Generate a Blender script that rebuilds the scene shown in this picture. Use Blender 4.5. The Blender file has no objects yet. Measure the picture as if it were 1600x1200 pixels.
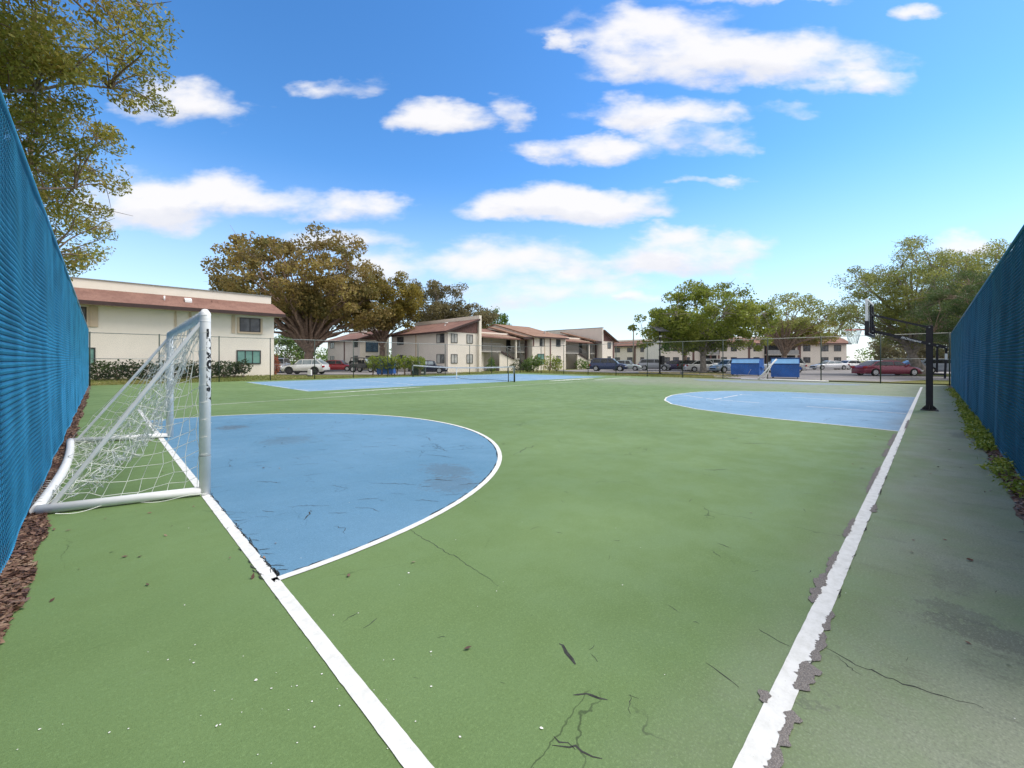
import bpy, math, random
import numpy as np
from math import radians as R, sin, cos, pi
random.seed(7)
rng = np.random.default_rng(11)
sc = bpy.context.scene
COL = sc.collection

# ------------------------------------------------------------------ camera
# world X runs along the right-hand blue fence, world Y along the left-hand one; metres
CAMZ = 1.44
cam = bpy.data.cameras.new('camera')
cam.sensor_width = 36.0
cam.lens = 650 / 1600 * 36
cam.shift_y = -36.5 / 1600
cam.clip_start = 0.05
cam.clip_end = 3000
camo = bpy.data.objects.new('camera', cam)
camo.location = (0, 0, CAMZ)
camo.rotation_euler = (R(90), 0, R(45.3 - 90))
COL.objects.link(camo)
sc.camera = camo

# ------------------------------------------------------------------ light
SUN_AZ = R(-40)      # direction towards the sun, counter-clockwise from +X
SUN_EL = R(55)
sun = bpy.data.lights.new('sun', 'SUN')
sun.energy = 1.5
sun.angle = R(38)
sun.color = (1.0, 0.945, 0.86)
suno = bpy.data.objects.new('sun', sun)
suno.location = (0, -20, 40)
suno.rotation_euler = (R(90) - SUN_EL, 0, SUN_AZ + R(90))
COL.objects.link(suno)
sc.view_settings.view_transform = 'Standard'
sc.view_settings.look = 'None'
sc.view_settings.gamma = 1
sc.view_settings.exposure = 1.42
sc.render.resolution_x = 1024
sc.render.resolution_y = 768

world = bpy.data.worlds.new('World')
sc.world = world
world.use_nodes = True
wt = world.node_tree
wt.nodes.clear()
W = wt.nodes.new
def wl(a, b): wt.links.new(a, b)
def wmath(op, a, b=None, c=None):
    n = W('ShaderNodeMath'); n.operation = op
    for i, v in enumerate((a, b, c)):
        if v is None: continue
        if isinstance(v, (int, float)): n.inputs[i].default_value = v
        else: wl(v, n.inputs[i])
    return n.outputs[0]
sky = W('ShaderNodeTexSky'); sky.sky_type = 'NISHITA'; sky.sun_disc = False
sky.sun_elevation = SUN_EL; sky.sun_rotation = R(90) - SUN_AZ
sky.air_density = 1.0; sky.dust_density = 0.2; sky.ozone_density = 3.0
hs = W('ShaderNodeHueSaturation'); hs.inputs['Saturation'].default_value = 1.2; hs.inputs['Value'].default_value = 1.0
hs.inputs['Hue'].default_value = 0.496
wl(sky.outputs[0], hs.inputs['Color'])
tc = W('ShaderNodeTexCoord')
sx = W('ShaderNodeSeparateXYZ'); wl(tc.outputs['Generated'], sx.inputs[0])
CA, SA = cos(R(45.3)), sin(R(45.3))
fw = wmath('ADD', wmath('MULTIPLY', sx.outputs['X'], CA), wmath('MULTIPLY', sx.outputs['Y'], SA))
rt = wmath('SUBTRACT', wmath('MULTIPLY', sx.outputs['X'], SA), wmath('MULTIPLY', sx.outputs['Y'], CA))
fa = wmath('MAXIMUM', wmath('ABSOLUTE', fw), 0.02)      # the same bank of clouds stands behind as well as ahead
az = wmath('DIVIDE', rt, fa); el = wmath('DIVIDE', sx.outputs['Z'], fa)
nz = W('ShaderNodeTexNoise'); nz.inputs['Scale'].default_value = 1.0; nz.inputs['Detail'].default_value = 6; nz.inputs['Roughness'].default_value = 0.52
mpv = W('ShaderNodeCombineXYZ')
wl(wmath('MULTIPLY', az, 6.0), mpv.inputs[0]); wl(wmath('MULTIPLY', el, 13.0), mpv.inputs[1]); mpv.inputs[2].default_value = 3.3
wl(mpv.outputs[0], nz.inputs['Vector'])
nzc = wmath('SUBTRACT', nz.outputs['Fac'], 0.5)
nw = W('ShaderNodeTexNoise'); nw.inputs['Scale'].default_value = 0.75; nw.inputs['Detail'].default_value = 5; nw.inputs['Roughness'].default_value = 0.6; wl(mpv.outputs[0], nw.inputs['Vector'])
swp = W('ShaderNodeSeparateColor'); wl(nw.outputs['Color'], swp.inputs[0])
az0, el0 = az, el
az = wmath('ADD', az, wmath('MULTIPLY', wmath('SUBTRACT', swp.outputs[0], 0.5), 0.30)); el = wmath('ADD', el, wmath('MULTIPLY', wmath('SUBTRACT', swp.outputs[1], 0.5), 0.12))
# clouds on a far flat sheet facing the court diagonal: across, up, half width, half height, density (tangents)
CLOUDS = [(0.508, 0.721, 0.362, 0.08, 1.15), (0.377, 0.775, 0.231, 0.069, 0.75), (0.846, 0.664, 0.095, 0.034, 0.55), (0.369, 0.587, 0.162, 0.046, 0.85), (0.423, 0.536, 0.092, 0.038, 0.4), (0.2, 0.505, 0.169, 0.037, 0.85), (0.143, 0.372, 0.231, 0.051, 1.1), (0.431, 0.252, 0.192, 0.052, 1.0), (0.369, 0.279, 0.092, 0.043, 0.9), (-0.008, 0.233, 0.231, 0.055, 0.75), (-0.154, 0.581, 0.115, 0.04, 0.85), (0.0, 0.59, 0.058, 0.046, 0.8), (-0.392, 0.658, 0.077, 0.025, 0.45), (-0.777, 0.608, 0.146, 0.074, 1.1), (-0.815, 0.375, 0.215, 0.08, 1.15), (-0.585, 0.367, 0.2, 0.054, 0.95), (-0.369, 0.359, 0.138, 0.046, 0.95), (0.262, 0.15, 0.052, 0.022, 0.7), (0.585, 0.879, 0.185, 0.031, 0.8), (0.023, 0.167, 0.2, 0.046, 0.55), (0.477, 0.424, 0.062, 0.012, 0.35), (0.977, 0.844, 0.038, 0.022, 0.4), (1.092, 0.275, 0.108, 0.038, 0.7), (-0.369, 0.282, 0.138, 0.031, 0.45), (0.654, 0.593, 0.069, 0.018, 0.25), (0.123, 0.759, 0.038, 0.028, 0.6), (-0.246, 0.205, 0.123, 0.046, 0.35)]
fld = None; top = None
for (ca, ce, ra, re, dn) in CLOUDS:
    a = wmath('DIVIDE', wmath('SUBTRACT', az, ca), ra)
    e0 = wmath('DIVIDE', wmath('SUBTRACT', el, ce), re)
    low = wmath('MINIMUM', e0, 0.0)
    e = wmath('ADD', e0, wmath('MULTIPLY', low, 0.35))
    q = wmath('ADD', wmath('POWER', wmath('ABSOLUTE', a), 2.0), wmath('MULTIPLY', e, e))
    d = wmath('MULTIPLY', wmath('SUBTRACT', 1.0, q), dn)
    d = wmath('MAXIMUM', d, -1.5)
    t = wmath('MULTIPLY', wmath('ADD', e0, 0.25), wmath('MAXIMUM', wmath('ADD', d, 0.5), 0.0))
    fld = d if fld is None else wmath('MAXIMUM', fld, d)
    top = t if top is None else wmath('ADD', top, t)
# thick bright cloud added out of view, behind us and overhead, as white fill
bk = W('ShaderNodeMapRange'); bk.interpolation_type = 'SMOOTHSTEP'; wl(fw, bk.inputs['Value']); bk.inputs['From Min'].default_value = 0.15; bk.inputs['From Max'].default_value = -0.25; bk.inputs['To Max'].default_value = 2.6
zn = W('ShaderNodeMapRange'); zn.interpolation_type = 'SMOOTHSTEP'; wl(el, zn.inputs['Value']); zn.inputs['From Min'].default_value = 1.0; zn.inputs['From Max'].default_value = 1.9; zn.inputs['To Max'].default_value = 2.2
dens = wmath('ADD', wmath('ADD', fld, wmath('MULTIPLY', nzc, 3.8)), wmath('MAXIMUM', bk.outputs[0], zn.outputs[0]))
rmp = W('ShaderNodeMapRange'); rmp.interpolation_type = 'SMOOTHSTEP'
wl(dens, rmp.inputs['Value']); rmp.inputs['From Min'].default_value = -0.6; rmp.inputs['From Max'].default_value = 1.0
rmp.inputs['To Max'].default_value = 0.97
tr = W('ShaderNodeMapRange'); wl(wmath('ADD', top, wmath('MULTIPLY', nzc, 0.9)), tr.inputs['Value'])
tr.inputs['From Min'].default_value = -0.55; tr.inputs['From Max'].default_value = 0.35
cc = W('ShaderNodeMix'); cc.data_type = 'RGBA'
cc.inputs[6].default_value = (0.60, 0.62, 0.70, 1); cc.inputs[7].default_value = (0.80, 0.79, 0.80, 1)
wl(tr.outputs[0], cc.inputs[0])
bg1 = W('ShaderNodeBackground'); bg1.inputs['Strength'].default_value = 0.095; 
gm_ = W('ShaderNodeGamma'); gm_.inputs['Gamma'].default_value = 1.18
sc1 = W('ShaderNodeMix'); sc1.data_type = 'RGBA'; sc1.blend_type = 'MULTIPLY'; sc1.inputs[0].default_value = 1; sc1.inputs[7].default_value = (0.2, 0.2, 0.2, 1); wl(hs.outputs[0], sc1.inputs[6])
wl(sc1.outputs[2], gm_.inputs['Color']); sc2 = W('ShaderNodeMix'); sc2.data_type = 'RGBA'; sc2.blend_type = 'MULTIPLY'; sc2.inputs[0].default_value = 1; sc2.inputs[7].default_value = (5, 5, 5, 1); wl(gm_.outputs[0], sc2.inputs[6]); 
hz = W('ShaderNodeMapRange'); hz.interpolation_type = 'SMOOTHSTEP'; wl(sx.outputs['Z'], hz.inputs['Value']); hz.inputs['From Min'].default_value = 0.42; hz.inputs['From Max'].default_value = -0.05; hz.inputs['To Max'].default_value = 0.78
hm = W('ShaderNodeMix'); hm.data_type = 'RGBA'; wl(hz.outputs[0], hm.inputs[0]); wl(sc2.outputs[2], hm.inputs[6]); hm.inputs[7].default_value = (3.3, 3.75, 4.4, 1); wl(hm.outputs[2], bg1.inputs['Color'])
bg2 = W('ShaderNodeBackground'); bg2.inputs['Strength'].default_value = 0.47; wl(cc.outputs[2], bg2.inputs['Color'])
mxw = W('ShaderNodeMixShader'); wl(rmp.outputs[0], mxw.inputs[0]); wl(bg1.outputs[0], mxw.inputs[1]); wl(bg2.outputs[0], mxw.inputs[2])
wo = W('ShaderNodeOutputWorld'); wl(mxw.outputs[0], wo.inputs['Surface'])

# ------------------------------------------------------------------ helpers
def tag(o, label=None, cat=None, group=None, kind=None):
    if label: o['label'] = label
    if cat: o['category'] = cat
    if group: o['group'] = group
    if kind: o['kind'] = kind
    return o
def empty(name, loc=(0, 0, 0), rz=0.0, label=None, cat=None, group=None):
    o = bpy.data.objects.new(name, None); o.empty_display_size = 0.3
    o.location = loc; o.rotation_euler = (0, 0, rz); COL.objects.link(o)
    return tag(o, label, cat, group)
def link(name, me, mat, parent=None):
    o = bpy.data.objects.new(name, me); COL.objects.link(o)
    if mat is not None:
        for m in (mat if isinstance(mat, (list, tuple)) else [mat]): me.materials.append(m)
    if parent is not None: o.parent = parent
    return o
def copy_tree(o, parent=None):
    c = o.copy(); COL.objects.link(c)
    if parent is not None: c.parent = parent
    for ch in list(o.children): copy_tree(ch, c)
    return c
def np_mesh(name, V, F):
    """V (n,3) float, F (m,k) int with one k"""
    V = np.asarray(V, dtype=np.float32); F = np.asarray(F, dtype=np.int32)
    me = bpy.data.meshes.new(name)
    me.vertices.add(len(V)); me.vertices.foreach_set('co', V.ravel())
    k = F.shape[1]
    me.loops.add(F.size); me.loops.foreach_set('vertex_index', F.ravel())
    me.polygons.add(len(F)); me.polygons.foreach_set('loop_start', np.arange(0, F.size, k, dtype=np.int32))
    me.update(calc_edges=True)
    return me
class MB:
    def __init__(s): s.v = []; s.f = []; s.sm = []
    def add(s, V, F, smooth=False):
        b = len(s.v); s.v += [tuple(p) for p in V]
        for f in F: s.f.append(tuple(b + i for i in f)); s.sm.append(smooth)
        return s
    def box(s, x0, x1, y0, y1, z0, z1):
        V = [(x0, y0, z0), (x1, y0, z0), (x1, y1, z0), (x0, y1, z0), (x0, y0, z1), (x1, y0, z1), (x1, y1, z1), (x0, y1, z1)]
        return s.add(V, [(0, 3, 2, 1), (4, 5, 6, 7), (0, 1, 5, 4), (1, 2, 6, 5), (2, 3, 7, 6), (3, 0, 4, 7)])
    def bar(s, p, q, w, h=None):
        """box-section bar from p to q"""
        h = h or w
        p = np.array(p, float); q = np.array(q, float); d = q - p; d /= np.linalg.norm(d)
        up = np.array((0, 0, 1.0)) if abs(d[2]) < 0.95 else np.array((1.0, 0, 0))
        a = np.cross(d, up); a /= np.linalg.norm(a); b = np.cross(a, d)
        V = []
        for c in (p, q):
            for (i, j) in ((-1, -1), (1, -1), (1, 1), (-1, 1)): V.append(c + a * i * w / 2 + b * j * h / 2)
        return s.add(V, [(0, 1, 2, 3), (7, 6, 5, 4), (0, 4, 5, 1), (1, 5, 6, 2), (2, 6, 7, 3), (3, 7, 4, 0)])
    def tube(s, path, r, n=8, cap=True):
        P = np.array(path, float); m = len(P)
        rr = np.full(m, r, float) if np.isscalar(r) else np.array(r, float)
        T = np.gradient(P, axis=0); T /= (np.linalg.norm(T, axis=1)[:, None] + 1e-9)
        ref = np.array((0.31, 0.17, 0.93)) if abs(T[0][2]) < 0.8 else np.array((0.9, 0.37, 0.1))
        V = []
        for i in range(m):
            a = np.cross(T[i], ref); a /= np.linalg.norm(a); b = np.cross(T[i], a)
            for k in range(n):
                t = 2 * pi * k / n; V.append(P[i] + (a * cos(t) + b * sin(t)) * rr[i])
        F = []
        for i in range(m - 1):
            for k in range(n):
                k2 = (k + 1) % n; F.append((i * n + k, i * n + k2, (i + 1) * n + k2, (i + 1) * n + k))
        s.add(V, F, True)
        if cap:
            b = len(s.v) - len(V)
            s.f.append(tuple(b + k for k in range(n))[::-1]); s.sm.append(False)
            s.f.append(tuple(b + (m - 1) * n + k for k in range(n))); s.sm.append(False)
        return s
    def prism(s, poly, axis, a0, a1):
        """extrude a 2-D polygon along axis: 'x' takes (y,z), 'y' takes (x,z), 'z' takes (x,y)"""
        n = len(poly); V = []
        for a in (a0, a1):
            for (u, w) in poly:
                V.append({'x': (a, u, w), 'y': (u, a, w), 'z': (u, w, a)}[axis])
        F = [tuple(range(n))[::-1], tuple(range(n, 2 * n))]
        for i in range(n):
            j = (i + 1) % n; F.append((i, j, n + j, n + i))
        return s.add(V, F)
    def cyl(s, c, r, axis, L, n=20, r2=None):
        c = np.array(c, float); d = {'x': (1, 0, 0), 'y': (0, 1, 0), 'z': (0, 0, 1)}[axis]; d = np.array(d, float)
        return s.tube([c - d * L / 2, c + d * L / 2], [r, r if r2 is None else r2], n)
    def build(s, name, mat, parent=None, bevel=0):
        me = bpy.data.meshes.new(name); me.from_pydata([tuple(float(c) for c in p) for p in s.v], [], s.f)
        me.polygons.foreach_set('use_smooth', s.sm); me.update()
        import bmesh
        bm = bmesh.new(); bm.from_mesh(me); bmesh.ops.recalc_face_normals(bm, faces=bm.faces); bm.to_mesh(me); bm.free()
        o = link(name, me, mat, parent)
        if bevel:
            b = o.modifiers.new('bevel', 'BEVEL'); b.width = bevel; b.segments = 2; b.limit_method = 'ANGLE'
        return o

# ------------------------------------------------------------------ materials
class NT:
    def __init__(s, name):
        s.m = bpy.data.materials.new(name); s.m.use_nodes = True; s.t = s.m.node_tree; s.t.nodes.clear()
        s.out = s.t.nodes.new('ShaderNodeOutputMaterial')
    def n(s, typ, **kw):
        nd = s.t.nodes.new('ShaderNode' + typ)
        for k, v in kw.items(): setattr(nd, k, v)
        return nd
    def l(s, a, b): s.t.links.new(a, b)
    def setin(s, sock, v):
        if isinstance(v, bpy.types.NodeSocket): s.l(v, sock)
        elif isinstance(v, (tuple, list)) and len(v) == 3 and sock.type == 'RGBA': sock.default_value = (*v, 1)
        else: sock.default_value = v
    def math(s, op, a, b=None, c=None):
        nd = s.n('Math', operation=op)
        for i, v in enumerate((a, b, c)):
            if v is not None: s.setin(nd.inputs[i], v)
        return nd.outputs[0]
    def pos(s):
        return s.n('NewGeometry').outputs['Position']
    def obj(s):
        return s.n('TexCoord').outputs['Object']
    def noise(s, vec, scale, detail=4, rough=0.55, stretch=None, dim='3D'):
        if stretch:
            mp = s.n('Mapping'); s.l(vec, mp.inputs['Vector']); mp.inputs['Scale'].default_value = stretch; vec = mp.outputs[0]
        nd = s.n('TexNoise'); s.l(vec, nd.inputs['Vector'])
        nd.inputs['Scale'].default_value = scale; nd.inputs['Detail'].default_value = detail; nd.inputs['Roughness'].default_value = rough
        return nd.outputs['Fac']
    def ramp(s, v, a, b, lo=0.0, hi=1.0):
        nd = s.n('MapRange', interpolation_type='SMOOTHSTEP'); s.setin(nd.inputs['Value'], v)
        nd.inputs['From Min'].default_value = a; nd.inputs['From Max'].default_value = b
        nd.inputs['To Min'].default_value = lo; nd.inputs['To Max'].default_value = hi
        return nd.outputs[0]
    def mix(s, f, a, b, mode='MIX'):
        nd = s.n('Mix', data_type='RGBA', blend_type=mode)
        s.setin(nd.inputs[0], f); s.setin(nd.inputs[6], a); s.setin(nd.inputs[7], b)
        return nd.outputs[2]
    def bsdf(s, color, rough=0.6, metal=0.0, spec=0.5, bump=None, bstr=0.3, bdist=0.02, coat=0.0, **kw):
        p = s.n('BsdfPrincipled')
        s.setin(p.inputs['Base Color'], color); s.setin(p.inputs['Roughness'], rough); p.inputs['Metallic'].default_value = metal
        p.inputs['Specular IOR Level'].default_value = spec; p.inputs['Coat Weight'].default_value = coat
        if bump is not None:
            b = s.n('Bump'); b.inputs['Strength'].default_value = bstr; b.inputs['Distance'].default_value = bdist
            s.setin(b.inputs['Height'], bump); s.l(b.outputs[0], p.inputs['Normal'])
        return p.outputs[0]
    def done(s, sh):
        s.l(sh, s.out.inputs['Surface']); return s.m

def simple(name, col, rough=0.6, var=0.12, scale=3.0, metal=0.0, spec=0.4, bump=0.0, bscale=40, coat=0.0):
    k = NT(name); v = k.obj()
    f = k.noise(v, scale, 5)
    c = k.mix(k.ramp(f, 0.3, 0.7), tuple(x * (1 - var) for x in col), tuple(min(1, x * (1 + var)) for x in col))
    b = k.noise(v, bscale, 3) if bump else None
    return k.done(k.bsdf(c, rough, metal, spec, b, bump, 0.01, coat))

def court_paint(name, c0, c1, dirtc):
    k = NT(name); v = k.pos()
    big = k.noise(v, 0.35, 4); med = k.noise(v, 2.2, 5, 0.6); fine = k.noise(v, 38, 3, 0.7); grain = k.noise(v, 230, 2, 0.6)
    c = k.mix(k.ramp(big, 0.3, 0.7), c0, c1)
    c = k.mix(k.ramp(med, 0.35, 0.75, 0, 0.20), c, tuple(x * 0.72 for x in c0))
    gr2 = k.noise(v, 85, 2, 0.7); c = k.mix(k.ramp(gr2, 0.52, 0.72, 0, 0.34), c, tuple(x * 0.66 for x in c0)); c = k.mix(k.ramp(gr2, 0.46, 0.30, 0, 0.30), c, tuple(min(1, x * 1.4 + 0.015) for x in c1))
    c = k.mix(k.ramp(fine, 0.5, 0.8, 0, 0.22), c, tuple(min(1, x * 1.5 + 0.02) for x in c1))
    c = k.mix(k.ramp(grain, 0.50, 0.70, 0, 0.45), c, tuple(x * 0.6 for x in c0))
    # hairline crazing of the acrylic film, only here and there
    wv = k.n('VectorMath', operation='ADD'); k.l(v, wv.inputs[0]); nc = k.n('TexNoise'); k.l(v, nc.inputs['Vector']); nc.inputs['Scale'].default_value = 2.5; nc.inputs['Detail'].default_value = 5
    ns = k.n('VectorMath', operation='SCALE'); k.l(nc.outputs['Color'], ns.inputs[0]); ns.inputs['Scale'].default_value = 0.5; k.l(ns.outputs[0], wv.inputs[1])
    vo = k.n('TexVoronoi', feature='DISTANCE_TO_EDGE'); k.l(wv.outputs[0], vo.inputs['Vector']); vo.inputs['Scale'].default_value = 0.55
    hl_ = k.math('MULTIPLY', k.ramp(vo.outputs['Distance'], 0.0035, 0.0008), k.ramp(k.noise(v, 0.8, 3), 0.50, 0.62, 0, 0.75))
    c = k.mix(hl_, c, tuple(x * 0.25 for x in c0))
    scr = k.noise(v, 6.0, 5, 0.8, (0.5, 4, 1)); c = k.mix(k.ramp(scr, 0.56, 0.75, 0, 0.16), c, tuple(min(1, x * 1.35 + 0.03) for x in c1))
    scd = k.noise(v, 5.0, 6, 0.8, (4.2, 0.6, 1)); c = k.mix(k.ramp(scd, 0.57, 0.78, 0, 0.26), c, tuple(x * 0.62 for x in c0))
    sp = k.n('SeparateXYZ'); k.l(v, sp.inputs[0]); X, Y = sp.outputs[0], sp.outputs[1]
    # grime: the strip by the right-hand fence and the far end of the court were never cleaned
    warp = k.math('MULTIPLY', k.math('SUBTRACT', k.noise(v, 0.5, 5, 0.6), 0.5), 3.0)
    a = k.ramp(k.math('ADD', Y, k.math('MULTIPLY', warp, 0.4)), 0.95, -0.2)
    a = k.math('MULTIPLY', a, 0.85)
    b = k.ramp(k.math('ADD', k.math('SUBTRACT', X, k.math('MULTIPLY', Y, 0.12)), k.math('MULTIPLY', warp, 2.2)), 19, 26)
    b = k.math('MULTIPLY', b, k.ramp(k.math('ADD', Y, k.math('MULTIPLY', warp, 1.0)), 18.5, 15.5))
    b = k.math('MULTIPLY', b, 0.8)
    g = k.math('MAXIMUM', a, b)
    st = k.noise(v, 1.3, 6, 0.65, (1, 1, 1))
    g = k.math('MULTIPLY', g, k.ramp(st, 0.22, 0.62, 0.35, 1.0))
    scuff = k.noise(v, 1.6, 8, 0.8, (1.0, 1.9, 1))
    g = k.math('MAXIMUM', g, k.ramp(scuff, 0.60, 0.82, 0, 0.26))
    c = k.mix(g, c, dirtc)
    # separate dried puddle stains: x, y, radius x, radius y, strength
    for (px, py, rx, ry, s) in ((11.8,-0.38,0.55,0.16,.8),(11.1,-0.6,0.4,0.12,.7),(3.31,-0.26,0.16,0.36,.75),(3.5,-0.1,0.12,0.2,.6),(4.0,-0.1,0.3,0.14,.35),(3.24,4.47,0.32,0.5,.4),(2.0,10.6,0.35,0.4,.6),(2.9,3.95,0.35,0.4,.35),(2.4,8.2,0.5,0.5,.3)):
        q1 = k.math('DIVIDE', k.math('SUBTRACT', X, px), rx); q2 = k.math('DIVIDE', k.math('SUBTRACT', Y, py), ry)
        q = k.math('ADD', k.math('MULTIPLY', q1, q1), k.math('MULTIPLY', q2, q2))
        q = k.math('ADD', q, k.math('MULTIPLY', k.math('SUBTRACT', k.noise(v, 10, 8, 0.78), 0.5), 5.0))
        c = k.mix(k.ramp(q, 0.9, 0.35, 0, s * 0.85), c, tuple(x * 0.45 for x in dirtc))
    # grit over everything, and thin dirty run-off streaks where it is grimy
    rn = k.noise(v, 7.0, 7, 0.8, (1.0, 0.35, 1)); c = k.mix(k.math('MULTIPLY', g, k.ramp(rn, 0.50, 0.72, 0, 0.75)), c, tuple(x * 0.42 for x in dirtc))
    c = k.mix(k.math('MULTIPLY', g, k.ramp(gr2, 0.50, 0.66, 0, 0.55)), c, tuple(x * 0.5 for x in dirtc)); c = k.mix(k.math('MULTIPLY', g, k.ramp(gr2, 0.46, 0.34, 0, 0.45)), c, tuple(min(1, x * 1.5) for x in dirtc))
    bp = k.math('ADD', k.math('MULTIPLY', fine, 0.5), grain)
    return k.done(k.bsdf(c, k.ramp(med, 0.3, 0.7, 0.62, 0.85), 0, 0.35, bp, 0.35, 0.004))

M = {}
M['green'] = court_paint('green_court_paint', (0.116, 0.188, 0.062), (0.151, 0.232, 0.085), (0.222, 0.240, 0.182))
M['blue_glancing'] = court_paint('blue_court_paint_glancing_sheen', (0.155, 0.285, 0.42), (0.20, 0.335, 0.48), (0.20, 0.21, 0.21))  # same blue paint, lightened to put the glancing sheen into the colour
M['blue'] = court_paint('blue_court_paint', (0.090, 0.212, 0.325), (0.130, 0.265, 0.395), (0.18, 0.20, 0.22))
def m_line():
    k = NT('white_line_paint'); v = k.pos()
    f = k.noise(v, 14, 5, 0.7); g = k.noise(v, 120, 3, 0.6)
    c = k.mix(k.ramp(f, 0.35, 0.7), (0.72, 0.72, 0.70), (0.60, 0.60, 0.57))
    c = k.mix(k.ramp(g, 0.64, 0.72, 0, 0.5), c, (0.40, 0.42, 0.36))
    return k.done(k.bsdf(c, 0.8, 0, 0.2, g, 0.12, 0.002))
M['line'] = m_line()
def m_chip():
    k = NT('bare_asphalt_chip'); v = k.pos()
    vo = k.n('TexVoronoi'); k.l(v, vo.inputs['Vector']); vo.inputs['Scale'].default_value = 140
    rp = k.mix(k.ramp(vo.outputs['Distance'], 0.1, 0.6), (0.335, 0.31, 0.29), (0.11, 0.10, 0.095))
    c = k.mix(k.noise(v, 50, 3), rp, (0.23, 0.21, 0.195))
    return k.done(k.bsdf(c, 0.9, 0, 0.2, vo.outputs['Distance'], 0.7, 0.005))
M['chip'] = m_chip()
M['crack'] = simple('crack_dark', (0.036, 0.038, 0.034), 0.95, 0.4, 30)
M['speck'] = simple('pale_speck', (0.75, 0.74, 0.68), 0.8, 0.1)
def m_lawn():
    k = NT('lawn_grass'); v = k.pos()
    a = k.noise(v, 0.22, 4); b = k.noise(v, 3.0, 6, 0.7); d = k.noise(v, 40, 4, 0.7)
    c = k.mix(k.ramp(a, 0.35, 0.65), (0.105, 0.135, 0.030), (0.21, 0.18, 0.065))
    c = k.mix(k.ramp(b, 0.3, 0.7, 0, 0.6), c, (0.075, 0.115, 0.022))
    c = k.mix(k.ramp(d, 0.4, 0.8, 0, 0.5), c, (0.24, 0.215, 0.095))
    return k.done(k.bsdf(c, 0.9, 0, 0.1, d, 1.0, 0.05))
M['lawn'] = m_lawn()
def m_asphalt():
    k = NT('parking_asphalt'); v = k.pos()
    a = k.noise(v, 0.3, 5, 0.6); b = k.noise(v, 5, 5, 0.7)
    c = k.mix(k.ramp(a, 0.3, 0.7), (0.20, 0.19, 0.19), (0.285, 0.265, 0.26))
    c = k.mix(k.ramp(b, 0.4, 0.8, 0, 0.4), c, (0.13, 0.125, 0.125))
    return k.done(k.bsdf(c, 0.9, 0, 0.2, b, 0.4, 0.02))
M['asphalt'] = m_asphalt()
def m_stucco(name, col):
    k = NT(name); v = k.obj()
    a = k.noise(v, 0.6, 5, 0.6); b = k.noise(v, 7, 4, 0.6, (1, 1, 0.35)); d = k.noise(v, 30, 4, 0.7)
    c = k.mix(k.ramp(a, 0.3, 0.7), tuple(x * 0.94 for x in col), col)
    c = k.mix(k.ramp(b, 0.52, 0.85, 0, 0.25), c, tuple(x * 0.72 for x in col))
    return k.done(k.bsdf(c, 0.9, 0, 0.2, d, 0.55, 0.03))
M['cream'] = m_stucco('cream_stucco', (0.87, 0.80, 0.70))
M['pale'] = m_stucco('pale_stucco', (0.80, 0.735, 0.66))
M['trim'] = m_stucco('beige_trim', (0.62, 0.50, 0.37))
def m_roof(name, c0, c1):
    k = NT(name); v = k.obj()
    a = k.noise(v, 0.7, 5, 0.65); b = k.noise(v, 9, 4, 0.7, (1, 0.35, 0.35)); d = k.noise(v, 45, 3, 0.7)
    c = k.mix(k.ramp(a, 0.3, 0.7), c0, c1)
    c = k.mix(k.ramp(b, 0.45, 0.8, 0, 0.55), c, tuple(x * 0.55 for x in c0))
    c = k.mix(k.ramp(d, 0.6, 0.8, 0, 0.35), c, tuple(min(1, x * 1.5) for x in c1))
    return k.done(k.bsdf(c, 0.9, 0, 0.2, b, 0.5, 0.03))
M['roof'] = m_roof('red_brown_shingle', (0.185, 0.100, 0.080), (0.27, 0.155, 0.12))
M['roofb'] = m_roof('brown_shingle', (0.23, 0.135, 0.095), (0.32, 0.20, 0.14))
M['fascia'] = simple('dark_fascia', (0.055, 0.032, 0.030), 0.7)
M['siding'] = simple('brown_siding', (0.16, 0.085, 0.075), 0.8, 0.25, 8)
M['wframe'] = simple('bronze_frame', (0.028, 0.027, 0.027), 0.45)
M['dark'] = simple('dark_opening', (0.018, 0.018, 0.022), 0.6)
def m_pane(name, col, col2, rough=0.12):
    k = NT(name); v = k.obj()
    a = k.noise(v, 1.6, 3, 0.5)
    c = k.mix(k.ramp(a, 0.35, 0.65), col, col2)
    return k.done(k.bsdf(c, rough, 0, 0.6, a, 0.03, 0.05))
M['pane_pale'] = m_pane('pane_with_white_blind', (0.36, 0.36, 0.36), (0.52, 0.52, 0.50))
M['pane_dark'] = m_pane('pane_dark', (0.05, 0.055, 0.065), (0.12, 0.125, 0.14))
M['pane_teal'] = m_pane('pane_teal', (0.13, 0.27, 0.24), (0.19, 0.36, 0.31))
M['pane_blue'] = m_pane('pane_blue', (0.035, 0.075, 0.13), (0.07, 0.13, 0.20))
M['rail'] = simple('grey_rail', (0.30, 0.30, 0.30), 0.6)
M['conc'] = simple('concrete', (0.42, 0.40, 0.37), 0.9, 0.2, 4)
M['steel'] = simple('galvanised_steel', (0.30, 0.315, 0.30), 0.5, 0.2, 5, 0.3)
M['postgreen'] = simple('dark_green_post', (0.035, 0.055, 0.045), 0.55)
M['wire'] = simple('grey_wire', (0.23, 0.25, 0.24), 0.6)
M['whitepaint'] = simple('white_painted_tube', (0.83, 0.83, 0.83), 0.38, 0.05, 6, 0, 0.5)
M['net'] = simple('white_net_cord', (0.78, 0.80, 0.74), 0.9, 0.05)
M['black'] = simple('black_powder_coat', (0.018, 0.016, 0.022), 0.42, 0.2)
M['ink'] = simple('black_ink', (0.012, 0.012, 0.014), 0.6)
M['white'] = simple('white_plastic', (0.78, 0.78, 0.78), 0.45, 0.05)
M['rim_orange'] = simple('orange_rim', (0.62, 0.10, 0.035), 0.45)
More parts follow.
